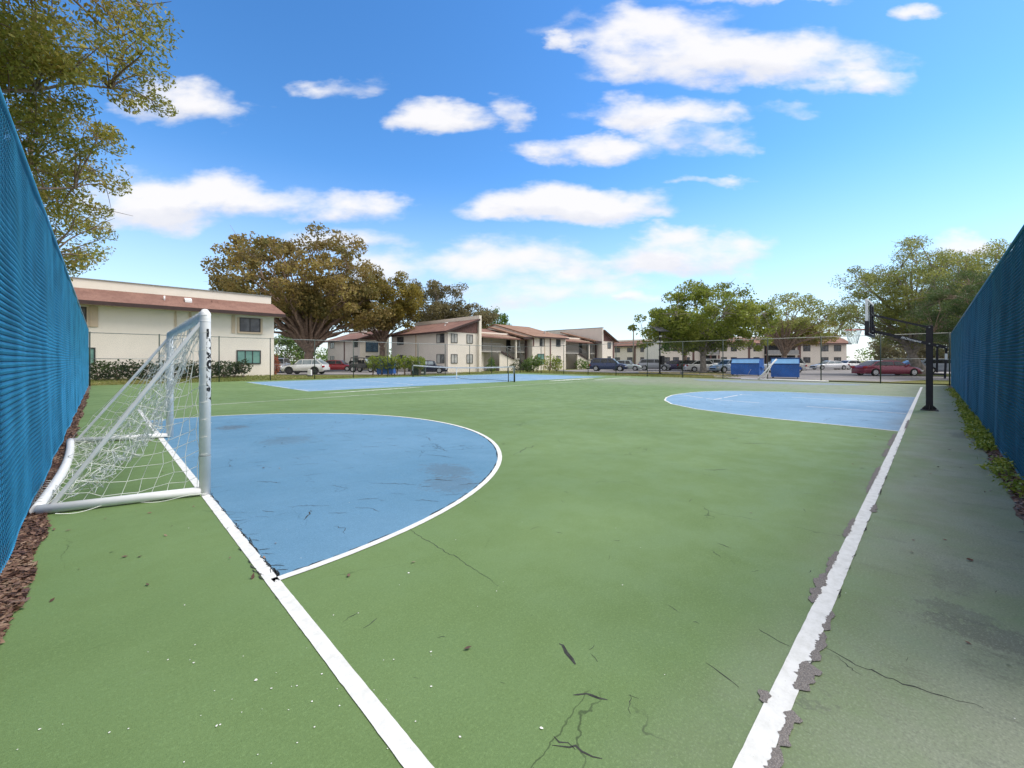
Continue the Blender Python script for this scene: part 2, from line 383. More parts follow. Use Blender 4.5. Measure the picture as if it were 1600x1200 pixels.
M['netblack'] = simple('black_net', (0.02, 0.025, 0.02), 0.9)
M['tape'] = simple('net_tape', (0.80, 0.80, 0.78), 0.8)
M['dumpster'] = simple('blue_dumpster_paint', (0.012, 0.105, 0.40), 0.5, 0.18, 1.5, 0, 0.5, 0.1, 6)
M['dumplid'] = simple('blue_dumpster_lid', (0.20, 0.44, 0.74), 0.45, 0.1, 1.5)
M['dumprim'] = simple('dark_blue_edge', (0.010, 0.05, 0.20), 0.5)
M['box_green'] = simple('utility_green', (0.060, 0.085, 0.080), 0.6)
M['glass'] = m_pane('car_glass', (0.014, 0.016, 0.018), (0.035, 0.04, 0.045), 0.18)
M['glass_pale'] = m_pane('car_glass_sky', (0.16, 0.21, 0.24), (0.28, 0.33, 0.36), 0.06)
M['tyre'] = simple('tyre_rubber', (0.018, 0.018, 0.02), 0.8)
M['rim'] = simple('alloy_rim', (0.50, 0.51, 0.53), 0.3, 0.05, 3, 0.6)
M['rimdark'] = simple('dark_alloy_rim', (0.06, 0.06, 0.075), 0.35, 0.05, 3, 0.5)
M['plastic'] = simple('black_car_plastic', (0.022, 0.022, 0.025), 0.7)
M['lampw'] = simple('headlight_glass', (0.62, 0.64, 0.66), 0.15, 0.05)
M['lampr'] = simple('tail_light_red', (0.35, 0.012, 0.015), 0.2, 0.05)
M['panel'] = simple('solar_cell', (0.16, 0.16, 0.20), 0.25, 0.2)
M['yellow'] = simple('faded_yellow_kerb', (0.50, 0.42, 0.20), 0.85, 0.2, 5)
M['wood'] = simple('weathered_wood', (0.22, 0.20, 0.175), 0.9, 0.2, 6)
def m_fabric(name, c0, c1, hole_bias):
    k = NT(name); v = k.pos()
    sp = k.n('SeparateXYZ'); k.l(v, sp.inputs[0])
    run = k.math('ADD', sp.outputs[0], sp.outputs[1])
    cv = k.n('CombineXYZ'); k.l(run, cv.inputs[0]); k.l(sp.outputs[2], cv.inputs[2])
    vec = cv.outputs[0]
    band = k.noise(vec, 1.7, 4, 0.6, (1, 1, 0.06)); blot = k.noise(vec, 0.9, 4, 0.6)
    c = k.mix(k.ramp(band, 0.35, 0.68), c0, c1)
    c = k.mix(k.ramp(blot, 0.35, 0.7, 0, 0.35), c, tuple(x * 0.6 for x in c0))
    streak = k.noise(vec, 26, 3, 0.6, (1, 1, 0.05))
    c = k.mix(k.ramp(streak, 0.55, 0.78, 0, 0.45), c, tuple(min(1, x * 1.8 + 0.02) for x in c1))
    weave = k.noise(vec, 210, 1, 0.5)
    wear = k.noise(vec, 0.55, 5, 0.7, (1, 1, 0.8))
    hole = k.math('MULTIPLY', k.ramp(weave, 0.56, 0.62), k.ramp(wear, hole_bias, hole_bias + 0.16))
    pr = k.bsdf(c, 0.65, 0, 0.35)
    trl = k.n('BsdfTranslucent'); k.setin(trl.inputs['Color'], c)
    m1 = k.n('MixShader'); m1.inputs[0].default_value = 0.28; k.l(pr, m1.inputs[1]); k.l(trl.outputs[0], m1.inputs[2])
    tp = k.n('BsdfTransparent')
    m2 = k.n('MixShader'); k.l(hole, m2.inputs[0]); k.l(m1.outputs[0], m2.inputs[1]); k.l(tp.outputs[0], m2.inputs[2])
    return k.done(m2.outputs[0])
M['fab_l'] = m_fabric('blue_windscreen_bright', (0.014, 0.125, 0.285), (0.040, 0.24, 0.43), 0.43)
M['fab_r'] = m_fabric('blue_windscreen_shaded', (0.009, 0.075, 0.155), (0.014, 0.115, 0.22), 0.70)  # same screen as on the left, its shade put into a darker blue
M['vinyl'] = simple('blue_vinyl_wire', (0.032, 0.255, 0.48), 0.35, 0.2, 2, 0, 0.6)
M['vinyl_r'] = simple('blue_vinyl_wire_shaded', (0.016, 0.155, 0.28), 0.4, 0.2, 2, 0, 0.5)  # same wire, colour darkened for the side away from the sun
def m_leaf(name, cols, patch=0.35, trans=0.44):
    """leaf colours vary from leaf to leaf and from bough to bough"""
    k = NT(name); g = k.n('NewGeometry'); v = k.obj()
    cr = k.n('ValToRGB'); e = cr.color_ramp.elements
    while len(e) < len(cols): e.new(0.5)
    for i, c in enumerate(cols): e[i].position = i / (len(cols) - 1); e[i].color = (*c, 1)
    big = k.noise(v, patch, 3, 0.6)
    f = k.math('ADD', k.math('MULTIPLY', g.outputs['Random Per Island'], 0.55), k.math('MULTIPLY', k.ramp(big, 0.32, 0.68), 0.5))
    k.l(f, cr.inputs['Fac'])
    p = k.bsdf(cr.outputs[0], 0.5, 0, 0.35)
    t = k.n('BsdfTranslucent'); k.l(cr.outputs[0], t.inputs['Color'])
    mx = k.n('MixShader'); mx.inputs[0].default_value = trans; k.l(p, mx.inputs[1]); k.l(t.outputs[0], mx.inputs[2])
    return k.done(mx.outputs[0])
M['leaf_near'] = m_leaf('leaf_olive_near', [(0.14, 0.16, 0.03), (0.24, 0.25, 0.045), (0.37, 0.33, 0.065), (0.42, 0.29, 0.08)], 0.5, 0.35)
M['leaf_ficus'] = m_leaf('leaf_ficus_bronze', [(0.11, 0.115, 0.034), (0.19, 0.175, 0.055), (0.27, 0.21, 0.07), (0.33, 0.235, 0.08), (0.42, 0.36, 0.1)], 0.16)
M['leaf_gold'] = m_leaf('leaf_golden', [(0.123, 0.114, 0.028), (0.245, 0.201, 0.038), (0.420, 0.315, 0.052)], 0.2)
M['leaf_grey'] = m_leaf('leaf_grey_brown', [(0.11, 0.11, 0.05), (0.2, 0.175, 0.085), (0.29, 0.25, 0.12)], 0.2)
M['leaf_green'] = m_leaf('leaf_green', [(0.044, 0.096, 0.021), (0.123, 0.210, 0.035), (0.245, 0.333, 0.049)], 0.28)
M['leaf_lime'] = m_leaf('leaf_fresh_green', [(0.1, 0.15, 0.025), (0.23, 0.28, 0.045), (0.4, 0.42, 0.09)], 0.28)
M['leaf_airy'] = m_leaf('leaf_airy_olive', [(0.15, 0.18, 0.045), (0.27, 0.30, 0.075), (0.43, 0.43, 0.14)], 0.25)
M['leaf_pine'] = m_leaf('needle_dark', [(0.04, 0.08, 0.026), (0.08, 0.13, 0.04), (0.15, 0.19, 0.065)], 0.5)
M['leaf_hedge'] = m_leaf('hedge_dark', [(0.016, 0.032, 0.014), (0.041, 0.074, 0.022), (0.088, 0.128, 0.034)], 1.2)
M['leaf_ylw'] = m_leaf('hedge_yellow_green', [(0.05, 0.09, 0.014), (0.22, 0.29, 0.025), (0.42, 0.46, 0.04)], 1.2)
M['leaf_red'] = m_leaf('croton_red', [(0.088, 0.105, 0.035), (0.350, 0.088, 0.052), (0.525, 0.210, 0.088)], 1.5)
M['bark'] = simple('bark_brown', (0.24, 0.17, 0.13), 0.9, 0.35, 4, bump=0.6, bscale=9)
M['bark_grey'] = simple('bark_grey', (0.27, 0.235, 0.21), 0.9, 0.35, 4, bump=0.6, bscale=9)
M['litter'] = m_leaf('fallen_leaves', [(0.035, 0.020, 0.016), (0.100, 0.050, 0.035), (0.200, 0.115, 0.075), (0.330, 0.235, 0.160)], 3, 0.05)
M['soil'] = simple('litter_soil', (0.13, 0.09, 0.072), 0.95, 0.4, 10, bump=0.8, bscale=30)
M['weed'] = m_leaf('weed_green', [(0.095, 0.149, 0.020), (0.216, 0.284, 0.034), (0.392, 0.392, 0.068)], 2, 0.3)
M['grassblade'] = m_leaf('grass_blade', [(0.108, 0.149, 0.027), (0.203, 0.223, 0.047), (0.365, 0.311, 0.115)], 0.3, 0.3)
def m_car(name, col, metal=0.25):
    k = NT(name); v = k.obj()
    return k.done(k.bsdf(k.mix(k.ramp(k.noise(v, 1.5, 3), 0.3, 0.7), tuple(x * 0.93 for x in col), col), 0.28, metal, 0.5, None, 0, 0, 0.6))

# ------------------------------------------------------------------ setting: terrain, court, paint
def smooth(a, b, x):
    t = np.clip((x - a) / (b - a), 0, 1); return t * t * (3 - 2 * t)
def ground_z(x, y):
    x = np.asarray(x, float); y = np.asarray(y, float)
    return -0.03 + 0.27 * smooth(34.8, 37.6, y) * smooth(14.0, 10.0, x) * smooth(60, 50, y)
def grid_sheet(name, xs, ys, zf, mat):
    X, Y = np.meshgrid(xs, ys, indexing='ij'); Z = zf(X, Y)
    V = np.stack([X, Y, Z], -1).reshape(-1, 3); m = len(ys)
    i, j = np.meshgrid(np.arange(len(xs) - 1), np.arange(m - 1), indexing='ij'); a = (i * m + j).ravel()
    F = np.stack([a, a + m, a + m + 1, a + 1], 1)
    me = np_mesh(name, V, F); me.polygons.foreach_set('use_smooth', np.ones(len(F), bool))
    return tag(link(name, me, mat), kind='structure')
gx = np.concatenate([[-1500, -600, -250, -120], np.linspace(-60, 130, 191), [180, 300, 700, 2000]])
gy = np.concatenate([[-1500, -600, -250, -120], np.linspace(-60, 130, 191), [180, 300, 700, 2000]])
grid_sheet('lawn', gx, gy, ground_z, M['lawn'])
XR, YF = 35.0, 34.0          # inside corners of the far fences
XL, YR = -0.48, -0.75        # left and right blue fences
def jag(poly, step, amp, closed=True):
    """resample a polyline and roughen it"""
    out = []; n = len(poly)
    for i in range(n if closed else n - 1):
        p = np.array(poly[i], float); q = np.array(poly[(i + 1) % n], float)
        m = max(1, int(np.linalg.norm(q - p) / step))
        for k in range(m):
            t = k / m; out.append(p + (q - p) * t + rng.normal(0, amp, 2))
    if not closed: out.append(np.array(poly[-1], float))
    return out
def sheet(name, poly, z, mat, z0=None):
    mb = MB(); n = len(poly)
    mb.add([(p[0], p[1], z) for p in poly], [tuple(range(n))])
    return tag(mb.build(name, mat), kind='structure')
left_edge = [(-0.365 + 0.022 * sin(y * 1.7) + 0.016 * sin(y * 5.1) + 0.012 * rng.normal(), y) for y in np.arange(-0.64, 34.2, 0.12)]
right_edge = [(x, -0.60 + 0.035 * sin(x * 1.3) + 0.022 * sin(x * 4.3) + 0.015 * rng.normal()) for x in np.arange(35.3, 4, -0.15)] + [(3.9, -0.66), (-0.3, -0.67)]
sheet('court', left_edge + [(35.3, 34.2)] + right_edge, 0.0, M['green'])
# parking lots
sheet('parking_lot', [(36.2, -40), (36.2, 11.0), (37.5, 13.2), (42.5, 15), (43.5, 21), (44.5, 33), (46, 38.5), (60, 40.5), (96, 41), (96, 62), (135, 62), (135, -40)], 0.012, M['asphalt'])
sheet('parking_lot', [(11.6, 46.3), (15, 44.6), (18.3, 42.5), (21.5, 38.2), (27.5, 36.9), (30.0, 38.5), (30.3, 62), (31, 100), (5, 110), (5, 46.3)], 0.012, M['asphalt'])
isl = [(49.5 + 3.4 * cos(t) , 18.6 + 2.2 * sin(t)) for t in np.linspace(0, 2 * pi, 26)[:-1]]
sheet('grass_island', isl, 0.05, M['lawn'])
isl2 = [(58.5 + 5.0 * cos(t) , -0.6 + 3.0 * sin(t)) for t in np.linspace(0, 2 * pi, 26)[:-1]]
sheet('grass_island', isl2, 0.05, M['lawn'])
sheet('grass_verge', [(36.0, -6), (36.0, 10), (36.8, 9), (37.2, 2), (42.5, 0.4), (44, -6)], 0.035, M['lawn'])

# blue goal area on the left: chord on the goal line, round front
GX = 0.80
arcL = [(0.80 + 4.85 * cos(t), 8.15 + 5.12 * sin(t)) for t in np.linspace(-pi / 2, pi / 2, 60)]
sheet('blue_goal_area', jag([(GX + 0.0, 3.03)] + arcL, 0.12, 0.003), 0.002, M['blue'])
key_out = [(11.55, 0.45), (11.65, 1.0), (11.76, 1.82), (11.88, 2.78), (12.09, 3.64), (12.6, 4.95), (13.5, 6.1), (14.6, 6.85), (15.7, 7.3), (16.9, 7.62), (17.9, 7.7), (19.0, 7.66), (20.1, 7.45), (21.1, 6.95), (21.85, 6.2), (22.35, 4.9), (22.65, 3.2), (22.75, 1.6), (22.81, 0.45)]
sheet('blue_key', jag(key_out, 0.2, 0.004), 0.002, M['blue_glancing'])
arcR = [(32.4 - 2.6 * cos(t), 7.7 + 5.1 * sin(t)) for t in np.linspace(pi / 2, -pi / 2, 40)]
sheet('blue_goal_area', jag(arcR + [(32.9, 2.6), (32.9, 12.8)], 0.3, 0.004), 0.002, M['blue_glancing'])
sheet('tennis_court', jag([(6.9, 20.55), (32.0, 20.4), (32.0, 32.2), (6.9, 32.2)], 0.4, 0.006), 0.002, M['blue_glancing'])

def ribbon(mb, path, w, z, step=0.06, amp=0.004, gaps=None):
    """painted line with worn edges along a polyline; gaps = function(s) -> width factor"""
    P = jag(path, step, 0, closed=False); P = np.array(P)
    T = np.gradient(P, axis=0); T /= np.linalg.norm(T, axis=1)[:, None] + 1e-9
    N = np.stack([-T[:, 1], T[:, 0]], 1); s = np.concatenate([[0], np.cumsum(np.linalg.norm(np.diff(P, axis=0), axis=1))])
    V = []; F = []
    for i in range(len(P)):
        k = 1.0 if gaps is None else gaps(s[i])
        a = w / 2 * k + rng.normal(0, amp) * (k > 0.05); b = w / 2 * k + rng.normal(0, amp) * (k > 0.05)
        V += [(*(P[i] + N[i] * a), z), (*(P[i] - N[i] * b), z)]
        if i and (gaps is None or k > 0.05): F.append((2 * i - 2, 2 * i - 1, 2 * i + 1, 2 * i))
    return mb.add(V, F)
def line_obj(path, w, z=0.004, step=0.06, amp=0.004, gaps=None, name='white_line'):
    mb = MB(); ribbon(mb, path, w, z, step, amp, gaps); return tag(mb.build(name, M['line']), kind='structure')
line_obj([(GX, -0.62), (GX, 16.6)], 0.075, amp=0.0006, step=0.04)                      # goal line
line_obj([(0.2, 0.455), (31.9, 0.41)], 0.088, amp=0.0007, step=0.05)                  # sideline on the right
line_obj([(GX, 16.5), (31.9, 17.3)], 0.07, step=0.2, amp=0.004, gaps=lambda s: 0.9 + 0.2 * sin(s * 1.3))
line_obj([(GX + 0.035, 3.03)] + arcL, 0.062, z=0.0055, step=0.05, amp=0.0006)
def worn(seed, duty=0.55, sc_=1.4):
    r = np.random.default_rng(seed); ph = r.uniform(0, 6, 4)
    return lambda s: 1.0 if (sin(s * sc_ + ph[0]) + 0.7 * sin(s * sc_ * 2.3 + ph[1]) + 0.5 * sin(s * sc_ * 5.1 + ph[2])) > (0.9 - 2 * duty) else 0.0
line_obj(key_out, 0.055, step=0.08, amp=0.006, gaps=lambda s: 1.0)
line_obj([(15.55, 0.5), (16.12, 5.68)], 0.055, gaps=worn(3, 0.55))
line_obj([(19.05, 0.5), (19.45, 5.7)], 0.055, gaps=worn(5, 0.5))
line_obj([(16.12, 5.68), (19.45, 5.7)], 0.055, gaps=worn(9, 0.8))
line_obj([(16.12, 5.68), (17.6, 7.68)], 0.05, gaps=worn(4, 0.8))
for pth in ([(7.0, 20.7), (7.0, 32.1)], [(7.0, 20.7), (31.9, 20.6)], [(7.0, 32.1), (31.9, 32.1)], [(7.0, 22.0), (31.9, 22.0)], [(7.0, 30.7), (31.9, 30.7)],
            [(13.4, 22.0), (13.4, 30.7)], [(26.1, 22.0), (26.1, 30.7)], [(13.4, 26.35), (26.1, 26.35)], [(31.9, 20.6), (31.9, 32.1)]):
    line_obj(pth, 0.06, step=0.3, gaps=worn(int(pth[0][0] * 10 + pth[1][1]), 0.85))
# long peeled patch of pale primer beside the tennis court, and pale bands further right
def blob(x0, y0, x1, y1, w, seed):
    r = np.random.default_rng(seed); n = 46; up = []; dn = []
    for i in range(n + 1):
        t = i / n; e = (sin(pi * t)) ** 0.4
        cx, cy = x0 + (x1 - x0) * t, y0 + (y1 - y0) * t
        up.append((cx, cy + e * w * (0.5 + 0.8 * r.random()))); dn.append((cx, cy - e * w * (0.3 + 0.6 * r.random())))
    return up + dn[::-1]
sheet('peeled_paint', blob(6.9, 18.75, 12.6, 19.6, 0.13, 1), 0.003, M['line'])
sheet('peeled_paint', blob(22.5, 19.0, 28.5, 19.3, 0.28, 2), 0.003, M['line'])
sheet('peeled_paint', blob(26.5, 18.0, 32.5, 18.3, 0.16, 4), 0.003, M['line'])
# chips of bare asphalt along the right sideline, hand placed from near to far
chip = MB()
def chip_at(x0, x1, yc, w, side):
    n = max(9, int((x1 - x0) / 0.010)); inn = []; out = []; wk = 0.5; step_ = 0.5
    for i in range(n + 1):
        t = i / n; e = min(1, 9 * t, 7 * (1 - t)); x = x0 + (x1 - x0) * t
        if i % 4 == 0: step_ = rng.uniform(0.15, 1.15)
        wk = 0.6 * wk + 0.4 * step_
        out.append((x, yc + side * (0.004 + e * w * (wk + 0.16 * rng.random())), 0.0052))
        inn.append((x, yc - side * e * (0.004 + 0.016 * abs(sin(x * 31)) * rng.random() + 0.010 * (wk > 0.8)), 0.0052))
    V = out + inn; m = n + 1
    chip.add(V, [(i, i + 1, m + i + 1, m + i) for i in range(n)])
for (a, b, y, w, s) in [(1.55, 1.80, 0.405, 0.035, -1), (1.80, 2.02, 0.405, 0.038, -1), (2.16, 2.40, 0.425, 0.060, -1), (2.42, 2.72, 0.405, 0.032, -1), (2.74, 2.98, 0.405, 0.026, -1),
                        (3.0, 3.5, 0.50, 0.040, 1), (3.5, 3.95, 0.50, 0.030, 1), (1.98, 2.06, 0.50, 0.03, 1), (4.3, 4.9, 0.50, 0.022, 1), (5.2, 5.5, 0.405, 0.03, -1), (5.9, 7.6, 0.50, 0.028, 1),
                        (8.3, 9.2, 0.50, 0.045, 1), (9.4, 11.2, 0.50, 0.05, 1), (12.0, 14.0, 0.41, 0.03, -1)]:
    chip_at(a, b, y, w, s)
tag(chip.build('asphalt_chips', M['chip']), kind='structure')
# cracks: jagged dark slivers
ck = MB()
def crack(pts, w, z=0.0008, seg=0.03, wob=0.006):
    P = jag(pts, seg, wob, closed=False); n = len(P); V = []; F = []
    for i, p in enumerate(P):
        t = i / (n - 1); d = (P[min(i + 1, n - 1)] - P[max(i - 1, 0)]); d = d / (np.linalg.norm(d) + 1e-9)
        nn = np.array((-d[1], d[0])); ww = w * (sin(pi * min(max(t, 0.06), 0.94)) ** 0.7) * (0.5 + 0.9 * rng.random())
        V += [(*(p + nn * ww / 2), z), (*(p - nn * ww / 2), z)]
        if i: F.append((2 * i - 2, 2 * i - 1, 2 * i + 1, 2 * i))
    ck.add(V, F)
crack([(1.66, 1.34), (1.64, 1.27), (1.60, 1.19)], 0.018); crack([(1.44, 1.10), (1.49, 1.06), (1.53, 0.97)], 0.012)
crack([(1.62, 0.93), (1.63, 0.88)], 0.010); crack([(2.60, 0.40), (2.54, 0.25), (2.55, 0.05), (2.6, -0.15)], 0.007); crack([(2.50, 0.66), (2.47, 0.50)], 0.006)
crack([(1.90, 3.30), (1.86, 3.0), (1.85, 2.4), (1.81, 1.95)], 0.005); crack([(2.05, 0.75), (2.0, 0.6)], 0.006)
crack([(1.20, 1.0), (1.26, 0.93), (1.29, 0.84)], 0.008); crack([(1.23, 1.02), (1.25, 0.93)], 0.006)
for (x0, y0, L, a, w) in [(2.6, 4.2, 0.55, 2.25, 0.012), (3.0, 4.05, 0.35, 2.3, 0.02), (2.45, 3.55, 0.25, 2.2, 0.010), (3.2, 3.7, 0.3, 2.6, 0.014), (3.7, 5.0, 0.5, 1.9, 0.012), (3.9, 5.4, 0.4, 1.5, 0.014),
                          (3.3, 6.5, 0.3, 2.4, 0.015), (1.9, 3.7, 0.3, 2.0, 0.008), (1.6, 4.2, 0.4, 2.4, 0.008), (4.2, 6.3, 0.5, 1.2, 0.01), (1.5, 5.4, 0.3, 2.2, 0.014), (3.6, 7.9, 0.6, 2.3, 0.01), (1.3, 4.0, 0.25, 1.0, 0.012),
                          (2.9, 3.45, 0.4, 2.5, 0.009), (1.45, 3.45, 0.2, 1.6, 0.007)]:
    crack([(x0, y0), (x0 + L * 0.5 * cos(a) + 0.03, y0 + L * 0.5 * sin(a)), (x0 + L * cos(a), y0 + L * sin(a))], w, wob=0.010, z=0.0028)
for i in range(150):                                   # over the blue goal area
    r_ = 4.5 * math.sqrt(rng.random()); t = rng.uniform(-pi / 2, pi / 2); x, y = 0.95 + r_ * cos(t), 8.15 + r_ * sin(t)
    L = rng.gamma(2, 0.07); a = rng.normal(2.3, 0.5); crack([(x, y), (x + L * cos(a), y + L * sin(a))], rng.uniform(0.003, 0.009) * (0.6 + x / 6), z=0.0028)
for i in range(130):                                   # over the near green
    x = 0.3 + rng.gamma(2, 1.6); y = rng.uniform(-0.5, 9); L = rng.gamma(2, 0.022); a = rng.uniform(0, pi)
    crack([(x, y), (x + L * cos(a), y + L * sin(a))], rng.uniform(0.002, 0.006), seg=0.015, wob=0.004)
for i in range(60):
    x = rng.uniform(5, 24); y = rng.uniform(1, 16); L = rng.gamma(2, 0.25); a = rng.normal(2.4, 0.5)
    crack([(x, y), (x + L * cos(a), y + L * sin(a))], rng.uniform(0.006, 0.02), seg=0.08, wob=0.02)
for i in range(60):                                    # over the basketball key
    x = rng.uniform(11.9, 22.5); y = rng.uniform(0.6, 6.6); L = rng.gamma(2, 0.12); a = rng.normal(2.3, 0.6)
    crack([(x, y), (x + L * cos(a), y + L * sin(a))], rng.uniform(0.008, 0.018), seg=0.06, wob=0.012, z=0.0028)
for i in range(60):                                    # where the paint film lifts along the goal line and the arc
    y = 3.05 + rng.random() ** 1.5 * 3.2; L = rng.uniform(0.05, 0.18); crack([(GX + 0.042 + rng.normal(0, 0.006), y), (GX + 0.045 + rng.normal(0, 0.008), y + L)], 0.007, wob=0.006, z=0.0048)
for i in range(14):
    y = 3.1 + rng.random() * 1.6; crack([(GX + 0.04, y), (GX + 0.04 + rng.uniform(0.03, 0.12), y - rng.uniform(-0.03, 0.09))], 0.005, z=0.0048)
for i in range(8):
    y = 2.6 + rng.random() * 1.2; crack([(GX - 0.04, y), (GX - 0.045 + rng.normal(0, 0.004), y + rng.uniform(0.04, 0.12))], 0.008, z=0.0048)
for i in range(110):
    t = rng.uniform(-pi / 2, pi / 4); dt = rng.uniform(0.01, 0.05)
    crack([(0.80 + 4.81 * cos(u), 8.15 + 5.08 * sin(u)) for u in (t, t + dt)], 0.010, wob=0.004, z=0.0062)
for i in range(60):
    x = rng.uniform(2, 12); crack([(x, 0.405 + rng.normal(0, 0.004)), (x + rng.uniform(0.03, 0.2), 0.40)], 0.006, z=0.0048)
tag(ck.build('paint_cracks', M['crack']), kind='structure')
spk = MB()
for (px_, py_, n_, s_) in [(0.35, 2.0, 46, 0.35), (0.5, 1.6, 26, 0.3), (1.6, 2.0, 14, 0.8), (3.0, -0.1, 10, 0.8), (2.0, 4.5, 12, 1.2)]:
    for i in range(n_):
        x, y = rng.normal(px_, s_), rng.normal(py_, s_); r_ = rng.gamma(2, 0.0012) + 0.001
        spk.add([(x + r_ * cos(t) * rng.uniform(0.5, 1.3), y + r_ * sin(t) * rng.uniform(0.5, 1.3), 0.0035) for t in np.linspace(0, 5.2, 6)], [tuple(range(6))])
tag(spk.build('pale_specks', M['speck']), kind='structure')
sheet('litter_bed', [(-0.8, -0.45), (-0.2, -0.45), (-0.2, 33.9), (-0.8, 33.9)], -0.006, M['soil'])
sheet('litter_bed', [(-3, -1.05), (34.9, -1.05), (34.9, -0.5), (-3, -0.5)], -0.006, M['soil'])
# ------------------------------------------------------------------ leaves and ground litter
def leaf_cards(C, size, aspect=0.5, flat=0.0, jitter=0.35, droop=0.0):
    """one folded-diamond leaf (4 corners) at each point of C"""
    C = np.asarray(C, float); n = len(C)
    d = rng.normal(size=(n, 3)); d[:, 2] = d[:, 2] * (1 - flat) - droop; d /= np.linalg.norm(d, axis=1)[:, None] + 1e-9
    u = rng.normal(size=(n, 3)); u[:, 2] += flat * 4; a = np.cross(d, u); a /= np.linalg.norm(a, axis=1)[:, None] + 1e-9
    L = size * (1 + jitter * rng.normal(size=(n, 1))).clip(0.4, 1.9); w = L * aspect
    V = np.stack([C - d * L / 2, C + a * w / 2, C + d * L / 2, C - a * w / 2], 1).reshape(-1, 3)
    return V, np.arange(4 * n).reshape(-1, 4)
def leaf_obj(name, C, size, mat, parent=None, **kw):
    V, F = leaf_cards(C, size, **kw); return link(name, np_mesh(name, V, F), mat, parent)
def ball(n):
    v = rng.normal(size=(n, 3)); v /= np.linalg.norm(v, axis=1)[:, None]; return v * rng.random((n, 1)) ** (1 / 3)
# litter along the left fence, weeds and litter along the right one
n = 26000; y = 1.0 + 25 * rng.random(n) ** 1.9
xe = np.interp(y, [p[1] for p in left_edge], [p[0] for p in left_edge])
x = XL - 0.05 + (xe + 0.075 - XL) * rng.random(n) ** 0.8
tag(leaf_obj('leaf_litter', np.stack([x, y, 0.006 + 0.022 * rng.random(n)], 1), 0.034, M['litter'], aspect=0.55, flat=0.8), 'strip of fallen brown leaves along the foot of the left blue fence', 'leaf litter', kind='stuff')
n = 7000; x = 3.0 + 16 * rng.random(n) ** 1.1
yy = YR - 0.02 + 0.19 * rng.random(n) ** 1.3
tag(leaf_obj('leaf_litter', np.stack([x, yy, 0.006 + 0.02 * rng.random(n)], 1), 0.04, M['litter'], aspect=0.55, flat=0.8), 'scatter of fallen brown leaves along the foot of the right blue fence', 'leaf litter', kind='stuff')
P = np.concatenate([np.stack([XL + 0.15 + rng.gamma(1.2, 0.7, 70), rng.uniform(1.2, 12, 70), 0.006 + 0.006 * rng.random(70)], 1), np.stack([rng.uniform(3, 14, 60), YR + 0.2 + rng.gamma(1.3, 0.45, 60), 0.006 + 0.006 * rng.random(60)], 1)])
tag(leaf_obj('stray_leaves', P, 0.032, M['litter'], aspect=0.5, flat=0.9), 'few stray dry leaf bits blown over the green court near the fences', 'leaf litter', kind='stuff')
cl = []
for (x0, x1, k_, s_) in [(10.0, 13.4, 26, 1.0), (13.4, 19, 24, 0.8), (19, 30, 22, 0.6), (7.9, 8.9, 5, 0.55), (7.0, 7.4, 3, 0.4)]:
    for i in range(k_):
        cx, cy = rng.uniform(x0, x1), YR + 0.10 + rng.normal(0, 0.045)
        cl.append(np.array((cx, cy, 0.045)) + rng.normal(size=(int(150 * s_), 3)) * (0.15, 0.06, 0.04))
P = np.concatenate(cl); P[:, 2] = np.abs(P[:, 2]) + 0.01
tag(leaf_obj('weeds', P, 0.055, M['weed'], aspect=0.4, flat=0.2), 'low yellow-green weeds along the foot of the right blue fence', 'weeds', kind='stuff')
# grass tufts on the verges just beyond the far fences
n = 26000
x = np.concatenate([rng.uniform(-4, 36, n // 2), XR + 0.3 + rng.random(n // 2) ** 1.3 * 7]); y = np.concatenate([YF + 0.3 + rng.random(n // 2) ** 1.2 * 4, rng.uniform(12, 38, n // 2)])
V, F = leaf_cards(np.stack([x, y, ground_z(x, y) + 0.04], 1), 0.12, aspect=0.28)
tag(link('grass_tufts', np_mesh('grass_tufts', V, F), M['grassblade']), 'short dry grass on the verges beyond the far fences', 'grass', kind='stuff')

# ------------------------------------------------------------------ fences
def chainlink_np(L, H, w, h, r, bow, org, ax, nrm, flat=False, z0=0.03):
    """interlocking zigzag wires; ax = run direction, nrm = towards the court"""
    nw = int(L / w); nj = int(H / h)
    k = np.arange(nw)[:, None]; j = np.arange(nj + 1)[None, :]
    s = (k + (j % 2) * 1.08 - 0.04) * w; z = z0 + j * h + 0 * k
    b = np.where(j % 2 == 0, bow, -bow) + 0 * k
    sag = 0.010 * np.sin(s * 2.1) + 0.004 * np.sin(s * 5.3 + z * 2)
    org = np.array(org, float); ax = np.array(ax, float); nrm = np.array(nrm, float)
    C = org + s[..., None] * ax + z[..., None] * np.array((0, 0, 1.0)) + (b + sag)[..., None] * nrm
    if flat: offs = [ax * r, -ax * r]
    else: offs = [ax * r, nrm * r - ax * r * 0.6, -nrm * r - ax * r * 0.6]
    m = len(offs)
    V = np.stack([C + o for o in offs], 2)                # nw,nj+1,m,3
    idx = np.arange(nw * (nj + 1) * m).reshape(nw, nj + 1, m)
    F = []
    for q in range(1 if flat else m):
        q2 = (q + 1) % m
        F.append(np.stack([idx[:, :-1, q], idx[:, :-1, q2], idx[:, 1:, q2], idx[:, 1:, q]], -1).reshape(-1, 4))
    return V.reshape(-1, 3), np.concatenate(F)
FH = 3.2
FH_RIGHT = 2.98
